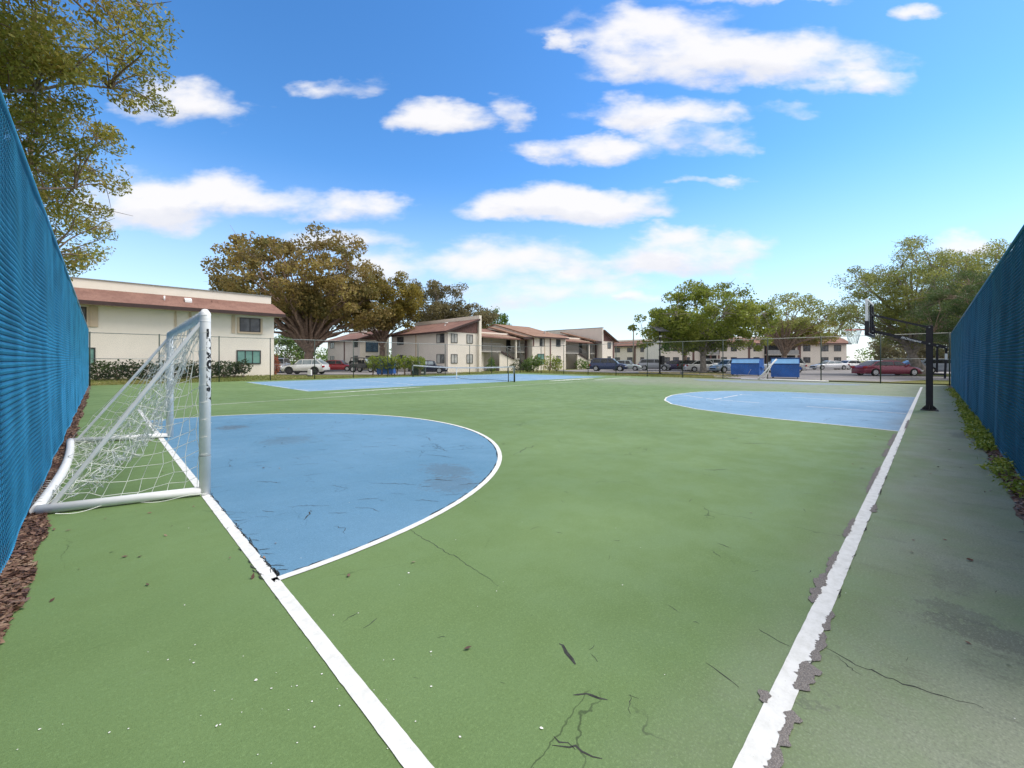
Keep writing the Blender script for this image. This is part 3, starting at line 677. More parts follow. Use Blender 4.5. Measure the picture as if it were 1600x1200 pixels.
def screen_fence(org, ax, nrm, L, label, fab, vin, start, FH):
    root = empty('windscreen_fence', org, 0, label, 'fence')
    V, F = chainlink_np(L, FH - 0.05, 0.048, 0.023, 0.0030, 0.005, (0, 0, 0), ax, nrm)
    link('chain_link', np_mesh('chain_link', V, F), vin, root)
    ns, nzv = int(L / 0.06), 26
    s = np.linspace(0, L, ns + 1)[:, None]; z = np.linspace(0.02, FH - 0.03, nzv + 1)[None, :]
    rp = 0.018 * np.sin(s * 9.1 + 0.7 * np.sin(s * 1.3)) + 0.012 * np.sin(s * 23 + z * 0.8) + 0.01 * np.sin(s * 2.0)
    off = -0.05 + rp * (0.55 + 0.45 * np.cos(z / FH * pi) ** 2)
    ax_, nn = np.array(ax, float), np.array(nrm, float)
    Vf = (s + 0 * z)[..., None] * ax_ + (z + 0 * s)[..., None] * np.array((0, 0, 1.0)) + off[..., None] * nn
    idx = np.arange((ns + 1) * (nzv + 1)).reshape(ns + 1, nzv + 1)
    Ff = np.stack([idx[:-1, :-1], idx[1:, :-1], idx[1:, 1:], idx[:-1, 1:]], -1).reshape(-1, 4)
    me = np_mesh('windscreen', Vf.reshape(-1, 3), Ff); me.polygons.foreach_set('use_smooth', np.ones(len(Ff), bool))
    link('windscreen', me, fab, root)
    for z in (FH, ):
        mb = MB(); mb.tube([ax_ * 0 + (0, 0, z), ax_ * L + np.array((0, 0, z))], 0.022, 8); mb.build('top_rail', vin, root)
    p0 = None
    for i in range(int(L / 3.0) + 1):
        if p0 is None:
            mb = MB(); mb.tube([(0, 0, 0), (0, 0, FH + 0.06)], 0.03, 8); p0 = mb.build('post', vin, root)
            o = p0
        else: o = p0.copy(); COL.objects.link(o); o.parent = root
        o.location = ax_ * (start + i * 3.0) - nn * 0.10
    return root
screen_fence((XL, 0.9, 0), (0, 1, 0), (1, 0, 0), 33.2, 'bright blue chain-link windscreen fence on the left behind the soccer goal', M['fab_l'], M['vinyl'], 0.4, FH)
screen_fence((3.2, YR, 0), (1, 0, 0), (0, 1, 0), 31.8, 'dark blue chain-link windscreen fence on the right behind the basketball hoop', M['fab_r'], M['vinyl_r'], 0.2, FH_RIGHT)
def open_fence(org, ax, nrm, L, posts, label, midbays):
    root = empty('chain_link_fence', org, 0, label, 'fence')
    V, F = chainlink_np(L, 3.02, 0.07, 0.035, 0.0014, 0.004, (0, 0, 0), ax, nrm, flat=True, z0=0.02)
    link('chain_link', np_mesh('chain_link', V, F), M['wire'], root)
    a = np.array(ax, float); z3 = np.array((0, 0, 1.0))
    mb = MB(); mb.tube([z3 * 3.05, a * L + z3 * 3.05], 0.022, 8); mb.build('top_rail', M['steel'], root)
    for (u, v) in midbays:
        mb = MB(); mb.tube([a * u + z3 * 1.55, a * v + z3 * 1.55], 0.02, 8); mb.build('middle_rail', M['steel'], root)
    p0 = None
    for i, u in enumerate(posts):
        if p0 is None:
            mb = MB(); mb.tube([(0, 0, -0.05), (0, 0, 3.10)], 0.033, 10); p0 = o = mb.build('post', M['postgreen'], root)
        else: o = p0.copy(); COL.objects.link(o); o.parent = root
        o.location = a * u
    return root
open_fence((XL, YF, 0), (1, 0, 0), (0, -1, 0), XR - XL, [0.05, 3.1, 6.2, 9.3, 12.4, 15.5, 18.6, 21.7, 24.8, 27.9, 31.0, 33.4, 35.46], 'tall open grey chain-link fence behind the tennis net, in front of the apartments', [(0.05, 3.1)])
open_fence((XR, YR, 0), (0, 1, 0), (-1, 0, 0), YF - YR - 0.05, [0.05, 3.05, 6.1, 9.3, 12.4, 15.6, 18.8, 22.0, 25.2, 28.3, 31.5], 'tall open grey chain-link fence in front of the dumpsters and the maroon car', [(0.05, 3.05)])

# ------------------------------------------------------------------ soccer goal on the left
def soccer_goal():
    root = empty('soccer_goal', (0.8, 5.5, 0), 0, 'white soccer goal with a sagging net, standing beside the left blue fence', 'soccer goal')
    A = np.array
    f0, f1 = A((0.0, 0.0, 0.0)), A((0.13, 4.56, 0.0))            # front posts
    b0, b1 = A((-1.22, 0.37, 0.0)), A((-1.17, 5.03, 0.0))        # back corners
    up = A((0, 0, 1.0)); H = 1.98
    def post(p, sticker):
        mb = MB(); mb.tube([p + up * 0.0, p + up * (H - 0.09), p + up * (H - 0.03), p + up * (H + 0.005) + A((0, 0.012, 0))], [0.052, 0.052, 0.050, 0.028], 18)
        o = mb.build('post', M['whitepaint'], root)
        mb = MB(); mb.tube([p + up * (H - 0.115), p + up * (H - 0.125)], 0.0535, 18); mb.build('collar', M['whitepaint'], o)
        mb = MB(); mb.tube([p + up * 0.42, p + up * 0.428], 0.0528, 18); mb.build('joint_ring', M['rail'], o)
        return o
    po = post(f0, True); post(f1, False)
    # lettering wrapped round the post, reading upwards
    cu = bpy.data.curves.new('lettering', 'FONT'); cu.body = 'AWNVOMANT'; cu.size = 0.10; cu.offset = 0.009; cu.resolution_u = 3
    to = bpy.data.objects.new('lettering_tmp', cu); me = bpy.data.meshes.new_from_object(to); bpy.data.objects.remove(to)
    co = np.array([v.co[:] for v in me.vertices]); co[:, 0] -= co[:, 0].min(); Lx = co[:, 0].max(); co[:, 0] *= 0.80 / Lx
    r_ = 0.0536; t0 = R(45.3 - 180 + 4)
    th = t0 + (co[:, 1] - 0.01) / r_ * 0.95
    Vn = np.stack([r_ * np.cos(th - 0.0), r_ * np.sin(th), 0.98 + co[:, 0]], 1)
    # letters run bottom to top with their feet to the right
    th2 = R(-14) - (co[:, 1]) / r_ * 0.85
    Vn = np.stack([r_ * np.cos(th2), r_ * np.sin(th2), 0.98 + co[:, 0]], 1)
    me.vertices.foreach_set('co', Vn.astype(np.float32).ravel()); me.materials.clear()
    link('lettering', me, M['ink'], po)
    mb = MB(); mb.tube([f0 + up * (H - 0.05), (f0 + f1) / 2 + up * (H - 0.06), f1 + up * (H - 0.05)], 0.05, 16); mb.build('crossbar', M['whitepaint'], root)
    bz = 0.047
    mb = MB(); mb.tube([f0 + up * bz + A((-0.03, 0, 0)), (f0 * 2 + b0) / 3 + up * bz, b0 + up * bz], 0.045, 14); mb.build('ground_bar', M['whitepaint'], root)
    mb = MB(); mb.tube([f1 + up * bz + A((-0.03, 0, 0)), b1 + up * bz], 0.043, 14); mb.build('ground_bar', M['whitepaint'], root)
    mid = (b0 + b1) / 2 + A((0.055, 0, 0))
    pts = [b0 * (1 - t) + b1 * t + A((0.07 * sin(pi * t), 0, bz)) for t in np.linspace(0, 1, 13)]
    mb = MB(); mb.tube(pts, 0.048, 14); mb.build('rear_bar', M['whitepaint'], root)
    for (f, b) in ((f0, b0), (f1, b1)):
        mb = MB(); mb.bar(b + up * 0.06 + A((0.09, -0.01, 0)), f + up * (H - 0.13) + A((-0.03, 0, 0)), 0.052, 0.034); mb.build('strut', M['whitepaint'], root, 0.006)
    # net
    mb = MB(); r_ = 0.0033
    NU, NV = 36, 23
    pt = lambda t: f0 * (1 - t) + f1 * t + up * (H - 0.08)
    bt = lambda t: b0 * (1 - t) + b1 * t + up * 0.05 + A((0.05 + 0.07 * sin(pi * t), 0, 0))
    G = np.zeros((NU + 1, NV + 1, 3)); jn = rng.normal(0, 0.020, (NU + 1, NV + 1, 3))
    wob = rng.normal(0, 1, 6)
    for i in range(NU + 1):
        u = i / NU
        for j in range(NV + 1):
            v = j / NV; p = pt(u) * (1 - v) + bt(u) * v
            e = sin(pi * v) * (0.55 + 0.45 * sin(pi * u)); 
            p = p + A((0.16 * e, 0.10 * sin(4 * u + wob[0]) * e, -0.62 * e * (0.85 + 0.12 * sin(7 * u + wob[1] + 2 * v))))
            q = jn[i, j] * (1.8 if 0 < j < NV else 0.4) * (0.5 + v)
            p = p + q
            p[2] = max(p[2], 0.012 + 0.01 * rng.random()); G[i, j] = p
    for i in range(NU + 1): mb.tube(G[i], r_, 3, False)
    for j in range(1, NV + 1): mb.tube(G[:, j], r_, 3, False)
    # the side panels hang looser, with wide meshes
    for (f, b, seed) in ((f0, b0, 1), (f1, b1, 2)):
        K, Jn = 9, 13; S = np.zeros((K + 1, Jn + 1, 3))
        for i in range(K + 1):
            s = i / K
            for j in range(Jn + 1):
                t = j / Jn
                back = b * (1 - t) + f * t + up * (0.04 + (H - 0.16) * t)
                front = f + up * (0.05 + (H - 0.2) * t) + A((-0.06, 0.0, 0))
                p = front * (1 - s) + back * s
                e = sin(pi * s) * sin(pi * min(1, t * 1.0 + 0.12))
                p = p + A((rng.normal(0, 0.012), 0.05 * e + rng.normal(0, 0.012), -0.13 * e + rng.normal(0, 0.012)))
                p[2] = max(p[2], 0.015); S[i, j] = p
        for i in range(K + 1): mb.tube(S[i], r_, 3, False)
        for j in range(Jn + 1): mb.tube(S[:, j], r_, 3, False)
        # slack edge cord along the ground bar
        mb.tube([f * (1 - t) + b * t + A((0, -0.06 - 0.05 * sin(9 * t), 0.02 + 0.02 * sin(14 * t))) for t in np.linspace(0, 0.9, 24)], 0.004, 4, False)
    for w in range(16):                     # net bunched and lashed round the crossbar
        t0 = w / 16; pp = [pt(t0 + 0.055 * q / 14) + up * 0.03 + A((0.054 * cos(q * 0.95), 0, 0.054 * sin(q * 0.95))) for q in range(16)]
        mb.tube(pp, 0.004, 4, False)
    for w in range(9):                      # loose turns of cord round the rear corner
        q0 = b0 + A((0.0, 0.1 + w * 0.12, 0.05)); mb.tube([q0 + A((0.05 * cos(a), 0.12 * a / 6, 0.05 * sin(a))) for a in np.linspace(0, 6.3, 12)], 0.003, 3, False)
    for tt in np.linspace(0.2, 0.95, 9):     # ties on the post
        c = f0 + up * H * tt; mb.tube([c + A((0.056 * cos(a), 0.056 * sin(a), 0.01 * a)) for a in np.linspace(0, 5, 8)], 0.0028, 3, False)
    mb.build('net', M['net'], root)
soccer_goal()

# ------------------------------------------------------------------ fallen goal frame at the far end
root = empty('goal_frame', (34.45, 4.9, 0), 0, 'collapsed white goal frame lying in front of the far fence by the dumpsters', 'goal frame')
mb = MB(); mb.tube([(0, 0, 0.05), (0.05, 2.6, 0.055), (0.1, 5.3, 0.05)], 0.055, 10); mb.build('ground_bar', M['whitepaint'], root)
mb = MB(); mb.tube([(0.02, 4.15, 0.06), (0.33, 3.02, 1.56)], 0.055, 10); mb.build('strut', M['whitepaint'], root)
mb = MB(); mb.tube([(0.1, 3.75, 0.06), (0.36, 3.3, 1.25)], 0.030, 10); mb.build('strut', M['whitepaint'], root)
mb = MB(); mb.tube([(0, 0, 0.05), (0.38, 0.05, 0.05)], 0.05, 10); mb.build('side_bar', M['whitepaint'], root)

# ------------------------------------------------------------------ basketball hoop
def hoop():
    root = empty('basketball_hoop', (17.1, 0.06, 0), 0, 'black adjustable basketball hoop on a square post beside the blue key', 'basketball hoop')
    mb = MB(); mb.box(-0.075, 0.075, -0.075, 0.075, 0.02, 2.46); pole = mb.build('post', M['black'], root, 0.008)
    mb = MB(); mb.box(-0.19, 0.19, -0.19, 0.19, 0.0, 0.022); base = mb.build('base_plate', M['black'], root, 0.004)
    for (dx, dy) in ((1, 0), (-1, 0), (0, 1), (0, -1)):
        mb = MB(); a, b = (0.076, 0.18)
        if dx: mb.prism([(dx * a, 0.022), (dx * b, 0.022), (dx * a, 0.15)], 'y', -0.008, 0.008)
        else: mb.prism([(dy * a, 0.022), (dy * b, 0.022), (dy * a, 0.15)], 'x', -0.008, 0.008)
        mb.build('gusset', M['black'], base)
    for (dx, dy) in ((1, 1), (-1, 1), (1, -1), (-1, -1)):
        mb = MB(); mb.cyl((dx * 0.155, dy * 0.155, 0.035), 0.014, 'z', 0.03, 8); mb.build('anchor_bolt', M['steel'], base)
    yb = 1.30                                            # backboard plane
    for sx_ in (-0.092, 0.092):
        mb = MB(); mb.bar((sx_, 0.0, 2.40), (sx_, yb - 0.06, 2.86), 0.03, 0.05); mb.build('upper_arm', M['black'], root)
        mb = MB(); mb.bar((sx_, -0.37, 1.80), (sx_, yb - 0.05, 2.36), 0.03, 0.085); la = mb.build('lower_arm', M['black'], root)
        if sx_ < 0: lower = la
    # lettering along the near lower arm
    cu = bpy.data.curves.new('lettering', 'FONT'); cu.body = 'PROformance'; cu.size = 0.085; cu.shear = 0.3; cu.offset = 0.0015; cu.resolution_u = 3
    to = bpy.data.objects.new('lettering_tmp', cu); me = bpy.data.meshes.new_from_object(to); bpy.data.objects.remove(to)
    co = np.array([v.co[:] for v in me.vertices]); co[:, 0] -= co[:, 0].min(); co[:, 0] *= 0.46 / co[:, 0].max(); co[:, 1] -= 0.028
    dirv = np.array((0, -(yb + 0.5), -0.62)); dirv /= np.linalg.norm(dirv); upv = np.array((0, -dirv[2], dirv[1])) * -1
    o0 = np.array((-0.1105, 0.60, 1.74 + (0.60 + 0.55) * 0.62 / (yb + 0.5)))
    Vn = o0 + co[:, :1] * dirv + co[:, 1:2] * upv
    me.vertices.foreach_set('co', Vn.astype(np.float32).ravel()); me.materials.clear(); link('lettering', me, M['white'], lower)
    for (y, z) in ((0, 2.40), (0, 1.93), (yb - 0.07, 2.85), (yb - 0.07, 2.35), (-0.16, 1.87), (-0.34, 1.81)):
        mb = MB(); mb.cyl((0, y, z), 0.018, 'x', 0.30 if y < 0.5 else 0.26, 10); mb.build('bolt', M['steel'], root)
    # height adjuster behind the post
    mb = MB(); mb.bar((0, -0.16, 1.87), (0, -0.15, 1.10), 0.05); adj = mb.build('height_adjuster', M['black'], root)
    mb = MB(); mb.bar((0, -0.34, 1.81), (0, -0.31, 0.93), 0.05); mb.build('handle_bar', M['black'], adj)
    mb = MB(); mb.box(-0.031, 0.031, -0.362, -0.308, 1.47, 1.64); mb.build('height_scale', M['white'], adj)
    mb = MB(); mb.bar((0, 0.0, 1.06), (0, -0.29, 1.05), 0.05); mb.build('crank_arm', M['black'], adj)
    # backboard with frame, glass, target square
    bz0, bz1, hw = 2.26, 3.26, 0.90
    mb = MB(); mb.box(-hw, hw, yb, yb + 0.012, bz0, bz1)
    gm = NT('backboard_glass'); p = gm.n('BsdfPrincipled'); p.inputs['Base Color'].default_value = (0.85, 0.9, 0.9, 1); p.inputs['Roughness'].default_value = 0.05; p.inputs['Transmission Weight'].default_value = 0.9; p.inputs['IOR'].default_value = 1.05
    gm.done(p.outputs[0])
    bb = mb.build('backboard', gm.m, root)
    mb = MB()
    for (a, b) in (((-hw, bz0), (hw, bz0)), ((hw, bz0), (hw, bz1)), ((hw, bz1), (-hw, bz1)), ((-hw, bz1), (-hw, bz0))):
        mb.bar((a[0], yb + 0.02, a[1]), (b[0], yb + 0.02, b[1]), 0.055, 0.05)
    mb.build('frame', M['white'], bb, 0.004)
    mb = MB()
    for x_ in (-0.3, 0.3): mb.bar((x_, yb - 0.03, bz0 + 0.02), (x_, yb - 0.03, bz1 - 0.1), 0.05, 0.05)
    mb.bar((-0.3, yb - 0.03, 2.86), (0.3, yb - 0.03, 2.86), 0.05); mb.bar((-0.3, yb - 0.03, 2.36), (0.3, yb - 0.03, 2.36), 0.05)
    mb.build('rear_frame', M['black'], bb)
    mb = MB(); mb.bar((-hw - 0.02, yb + 0.01, bz0 - 0.035), (hw + 0.02, yb + 0.01, bz0 - 0.035), 0.10, 0.07)
    for x_ in (-hw - 0.012, hw + 0.012): mb.bar((x_, yb + 0.01, bz0), (x_, yb + 0.01, bz0 + 0.36), 0.10, 0.05)
    mb.build('edge_pad', M['black'], bb, 0.01)
    mb = MB()
    for (a, b) in (((-0.3, 2.5), (0.3, 2.5)), ((0.3, 2.5), (0.3, 2.95)), ((0.3, 2.95), (-0.3, 2.95)), ((-0.3, 2.95), (-0.3, 2.5))):
        mb.bar((a[0], yb + 0.0145, a[1]), (b[0], yb + 0.0145, b[1]), 0.05, 0.003)
    mb.build('target_square', M['white'], bb)
    rz = 2.42; rc = (0, yb + 0.42, rz)
    mb = MB(); mb.tube([(rc[0] + 0.229 * cos(t), rc[1] + 0.229 * sin(t), rz) for t in np.linspace(0, 2 * pi, 33)], 0.011, 8, False)
    mb.bar((-0.1, yb + 0.02, rz), (-0.1, yb + 0.22, rz), 0.03, 0.03); mb.bar((0.1, yb + 0.02, rz), (0.1, yb + 0.22, rz), 0.03, 0.03); mb.box(-0.12, 0.12, yb + 0.012, yb + 0.03, rz - 0.08, rz + 0.05)
    rim = mb.build('rim', M['rim_orange'], root)
    mb = MB()
    for i in range(12):
        for sg in (1, -1):
            pts = []
            for q in range(9):
                v = q / 8; a = 2 * pi * (i + sg * v * 2.0) / 12; rr = 0.225 * (1 - 0.52 * v ** 0.7); pts.append((rr * cos(a), rc[1] + rr * sin(a), rz - 0.44 * v))
            mb.tube(pts, 0.005, 4, False)
    mb.build('net', M['net'], rim)
hoop()

# ------------------------------------------------------------------ tennis net
def tennis_net():
    root = empty('tennis_net', (19.77, 19.75, 0), 0, 'tennis net with a white top tape stretched across the far blue court', 'tennis net')
    L = 12.75
    top = lambda t: 1.07 - 0.14 * (1 - abs(2 * t - 1) ** 1.6)
    for y in (0, 0.0):
        pass
    for y in (0.0, L):
        mb = MB(); mb.tube([(0, y, 0), (0, y, 1.08)], 0.055, 12); po = mb.build('post', M['postgreen'], root)
        mb = MB(); mb.tube([(0, y, 1.08), (0, y, 1.10)], [0.06, 0.03], 12); mb.build('cap', M['postgreen'], po)
        mb = MB(); mb.box(-0.09, -0.06, y - 0.03, y + 0.03, 0.55, 0.95); mb.build('winder', M['steel'], po)
    mb = MB(); mb.tube([(-0.12, 0.45, 0), (-0.12, 0.45, 1.0)], 0.03, 8); mb.build('net_stay', M['postgreen'], root)
    mb = MB()
    pts = [(0, L * t, top(t)) for t in np.linspace(0, 1, 41)]
    V = []; F = []
    for i, p in enumerate(pts):
        for (dx, dz) in ((-0.015, 0), (0.015, 0), (0.015, -0.09), (-0.015, -0.09)): V.append((dx, p[1], p[2] + dz))
        if i:
            for k in range(4): F.append((4 * i - 4 + k, 4 * i - 4 + (k + 1) % 4, 4 * i + (k + 1) % 4, 4 * i + k))
    mb.add(V, F); mb.build('top_tape', M['tape'], root)
    mb = MB(); V = []; F = []
    w = 0.0016
    ny = int(L / 0.09)
    for i in range(ny):
        y = L * (i + 0.5) / ny; z1 = top(y / L) - 0.05; b = len(V)
        V += [(0, y - w, 0.06), (0, y + w, 0.06), (0, y + w, z1), (0, y - w, z1)]; F.append((b, b + 1, b + 2, b + 3))
    for j in range(11):
        for q in range(24):
            y0, y1 = L * q / 24, L * (q + 1) / 24; za = 0.06 + (top(q / 24) - 0.1) * j / 11; zb = 0.06 + (top((q + 1) / 24) - 0.1) * j / 11; b = len(V)
            V += [(0, y0, za - w), (0, y1, zb - w), (0, y1, zb + w), (0, y0, za + w)]; F.append((b, b + 1, b + 2, b + 3))
    mb.add(V, F)
    mb.tube([(0, L * t, 0.05 + 0.03 * sin(9 * t) ** 2 + 0.07 * math.exp(-((t - 0.5) / 0.03) ** 2)) for t in np.linspace(0, 1, 60)], 0.014, 6)
    mb.build('netting', M['netblack'], root)
    mb = MB(); mb.box(-0.02, 0.02, L / 2 - 0.03, L / 2 + 0.03, 0.0, top(0.5)); mb.build('centre_strap', M['tape'], root)
tennis_net()
# ------------------------------------------------------------------ buildings
def obox(mb, o, u, n, a0, a1, z0, z1, d0, d1):
    """box on a wall: o origin, u along the wall, n outwards"""
    o, u, n = (np.array(q, float) for q in (o, u, n)); V = []
    for z in (z0, z1):
        for (a, d) in ((a0, d0), (a1, d0), (a1, d1), (a0, d1)): p = o + u * a + n * d; V.append((p[0], p[1], p[2] + z))
    return mb.add(V, [(0, 3, 2, 1), (4, 5, 6, 7), (0, 1, 5, 4), (1, 2, 6, 5), (2, 3, 7, 6), (3, 0, 4, 7)])
UX, UY, NX, NY = (1, 0, 0), (0, 1, 0), (-1, 0, 0), (0, -1, 0)
def win(parent, o, u, n, a0, a1, z0, z1, pane='pane_pale', mull=1, fw=0.055, trim=None, pane2=None):
    mb = MB()
    obox(mb, o, u, n, a0, a1, z0, z0 + fw, 0.002, 0.06); obox(mb, o, u, n, a0, a1, z1 - fw, z1, 0.002, 0.06)
    obox(mb, o, u, n, a0, a0 + fw, z0 + fw, z1 - fw, 0.002, 0.058); obox(mb, o, u, n, a1 - fw, a1, z0 + fw, z1 - fw, 0.002, 0.058)
    xs = [a0 + fw + (a1 - a0 - 2 * fw) * (i + 1) / (mull + 1) for i in range(mull)]
    for x in xs: obox(mb, o, u, n, x - fw * 0.4, x + fw * 0.4, z0 + fw, z1 - fw, 0.002, 0.05)
    w = mb.build('window', M['wframe'], parent)
    ed = [a0 + fw] + xs + [a1 - fw]
    for i in range(len(ed) - 1):
        mb = MB(); obox(mb, o, u, n, ed[i] + 0.001, ed[i + 1] - 0.001, z0 + fw, z1 - fw, 0.004, 0.022)
        mb.build('pane', M[pane2 if (pane2 and i == 0) else pane], w)
    if trim:
        mb = MB(); obox(mb, o, u, n, a0 - trim, a1 + trim, z0 - trim, z0 - 0.001, 0.002, 0.09); obox(mb, o, u, n, a0 - trim, a0 - 0.001, z0, z1, 0.002, 0.075); obox(mb, o, u, n, a1 + 0.001, a1 + trim, z0, z1, 0.002, 0.075)
        mb.build('sill', M['trim'], w)
    return w
def slab(mb, quad, th):
    """roof slab: quad of four points anticlockwise seen from above, thickness downwards"""
    V = [tuple(p) for p in quad] + [(p[0], p[1], p[2] - th) for p in quad]
    return mb.add(V, [(0, 1, 2, 3), (7, 6, 5, 4), (0, 4, 5, 1), (1, 5, 6, 2), (2, 6, 7, 3), (3, 7, 4, 0)])
def pipe(parent, p, h, r=0.06, cap=False):
    mb = MB(); mb.tube([p, (p[0], p[1], p[2] + h)], r, 10)
    if cap: mb.cyl((p[0], p[1], p[2] + h + 0.04), r * 2.2, 'z', 0.10, 10)
    mb.build('roof_vent', M['white'], parent)

# --- building on the left, behind the soccer goal (x as world, y from its front wall)
Y0 = 37.9
b = empty('apartment_building', (0, Y0, 0), 0, 'nearest cream two-storey apartment house with brown mansard roof, behind the soccer goal', 'building')
mb = MB(); mb.box(-14, 10.1, 0, 14, -0.3, 5.25); mb.build('wall', M['cream'], b)
mb = MB(); mb.prism([(0.002, 5.26), (1.35, 5.26), (1.35, 6.78), (1.05, 6.78), (1.05, 6.0), (0.002, 5.3)], 'x', -14, 10.16); mb.build('parapet', M['cream'], b)
mb = MB(); mb.prism([(0.98, 6.781), (1.42, 6.781), (1.42, 6.83), (0.98, 6.83)], 'x', -14.05, 10.2); mb.build('coping', M['steel'], b)
mb = MB(); slab(mb, [(-14.3, -0.85, 5.22), (10.72, -0.85, 5.22), (10.28, 1.02, 6.17), (-14.3, 1.02, 6.17)], 0.10); rf = mb.build('roof', M['roof'], b)
mb = MB(); mb.box(-14.3, 10.72, -0.90, -0.853, 4.96, 5.20); mb.box(10.63, 10.70, -0.85, -0.01, 5.0, 5.11); mb.build('fascia', M['fascia'], rf)
mb = MB(); mb.box(-14.3, 10.6, -0.85, -0.003, 4.98, 5.04); mb.build('soffit', M['trim'], rf)
pipe(rf, (3.2, 0.1, 5.65), 0.35, 0.05); 
mb = MB(); mb.prism([(0.0, 5.66), (0.42, 5.9), (0.42, 6.02), (0.0, 5.82)], 'x', 4.35, 4.75); mb.build('roof_vent', M['white'], rf)
mb = MB(); mb.prism([(0.3, 5.8), (0.6, 6.0), (0.5, 6.03)], 'x', 6.0, 6.4); mb.build('roof_vent', M['roof'], rf)
o0 = (0, 0, 0)
win(b, o0, UX, NY, 7.68, 9.12, 3.70, 4.80, 'pane_dark', 1, 0.06, 0.14, 'pane_dark')
win(b, o0, UX, NY, 7.50, 9.15, 1.18, 2.26, 'pane_teal', 2, 0.07, None)
win(b, o0, UX, NY, -1.5, -0.62, 3.70, 4.85, 'pane_dark', 0, 0.06, 0.10, None)
win(b, o0, UX, NY, -1.6, -0.22, 1.18, 2.28, 'pane_teal', 1, 0.07, None)
win(b, o0, UX, NY, -9.2, -7.8, 3.70, 4.80, 'pane_pale', 1, 0.06, 0.14); win(b, o0, UX, NY, -9.2, -7.8, 1.18, 2.26, 'pane_teal', 1, 0.07)
mb = MB(); obox(mb, o0, UX, NY, -0.50, -0.10, 3.62, 4.93, 0.002, 0.07); obox(mb, o0, UX, NY, -0.42, -0.36, 3.63, 4.92, 0.0705, 0.09); mb.build('shutter_panel', M['trim'], b)
mb = MB(); obox(mb, o0, UX, NY, 3.77, 3.86, 3.4, 4.95, 0.002, 0.09); obox(mb, o0, UX, NY, 4.58, 4.70, 3.4, 4.95, 0.002, 0.09); mb.build('pipe_cover', M['trim'], b)
mb = MB(); obox(mb, o0, UX, NY, 7.18, 7.40, 3.56, 4.93, 0.002, 0.06); mb.build('shutter_panel', M['trim'], b)
mb = MB(); obox(mb, o0, UX, NY, 1.4, 1.5, 0.0, 0.6, 0.002, 0.06); mb.build('pipe_cover', M['rail'], b)

def end_house(b, front='two', mirror=False):
    """monoslope end house: 4.8 wide, low eave on the left (x=0), parapet wall on the right"""
    m = -1 if mirror else 1
    q = lambda x: 4.9 - x if mirror else x
    mb = MB(); mb.prism([(q(0), -0.2), (q(4.8), -0.2), (q(4.8), 6.7), (q(0), 5.1)], 'y', 0, 14.2); mb.build('wall', M['pale'] if not mirror else M['pale'], b)
    mb = MB(); x0, x1 = sorted((q(4.81), q(5.2))); mb.prism([(-0.35, -0.2), (15.6, -0.2), (15.6, 7.5), (-0.35, 7.45)], 'x', x0, x1); mb.build('parapet', M['cream'], b)
    mb = MB(); xs = sorted((q(-0.75), q(4.80)))
    za, zb = (5.12, 6.98) if not mirror else (6.98, 5.12)
    slab(mb, [(xs[0], -0.55, za), (xs[1], -0.55, zb), (xs[1], 15, zb), (xs[0], 15, za)], 0.10); rf = mb.build('roof', M['roof'], b)
    mb = MB(); mb.add([(xs[0], -0.60, za + .01), (xs[1], -0.60, zb + .01), (xs[1], -0.60, zb - 0.24), (xs[0], -0.60, za - 0.24), (xs[0], -0.552, za + .01), (xs[1], -0.552, zb + .01), (xs[1], -0.552, zb - 0.24), (xs[0], -0.552, za - 0.24)],
                      [(0, 1, 2, 3), (4, 5, 6, 7), (0, 1, 5, 4), (1, 2, 6, 5), (2, 3, 7, 6), (3, 0, 4, 7)])
    e = xs[0] if not mirror else xs[1]
    mb.box(min(e, e - 0.05 * m), max(e, e - 0.05 * m), -0.55, 15, 4.90, 5.125); mb.build('fascia', M['fascia'], rf)
    mb = MB(); mb.prism([(q(0.03), 5.06), (q(4.78), 5.06), (q(4.78), 6.62), (q(0.03), 5.08)], 'y', -0.05, -0.002); mb.build('gable_siding', M['siding'], b)
    pipe(rf, (q(2.4), 4.0, 6.0), 0.35, 0.06); pipe(rf, (q(3.6), 5.4, 6.4), 0.3, 0.12, True)
    return rf
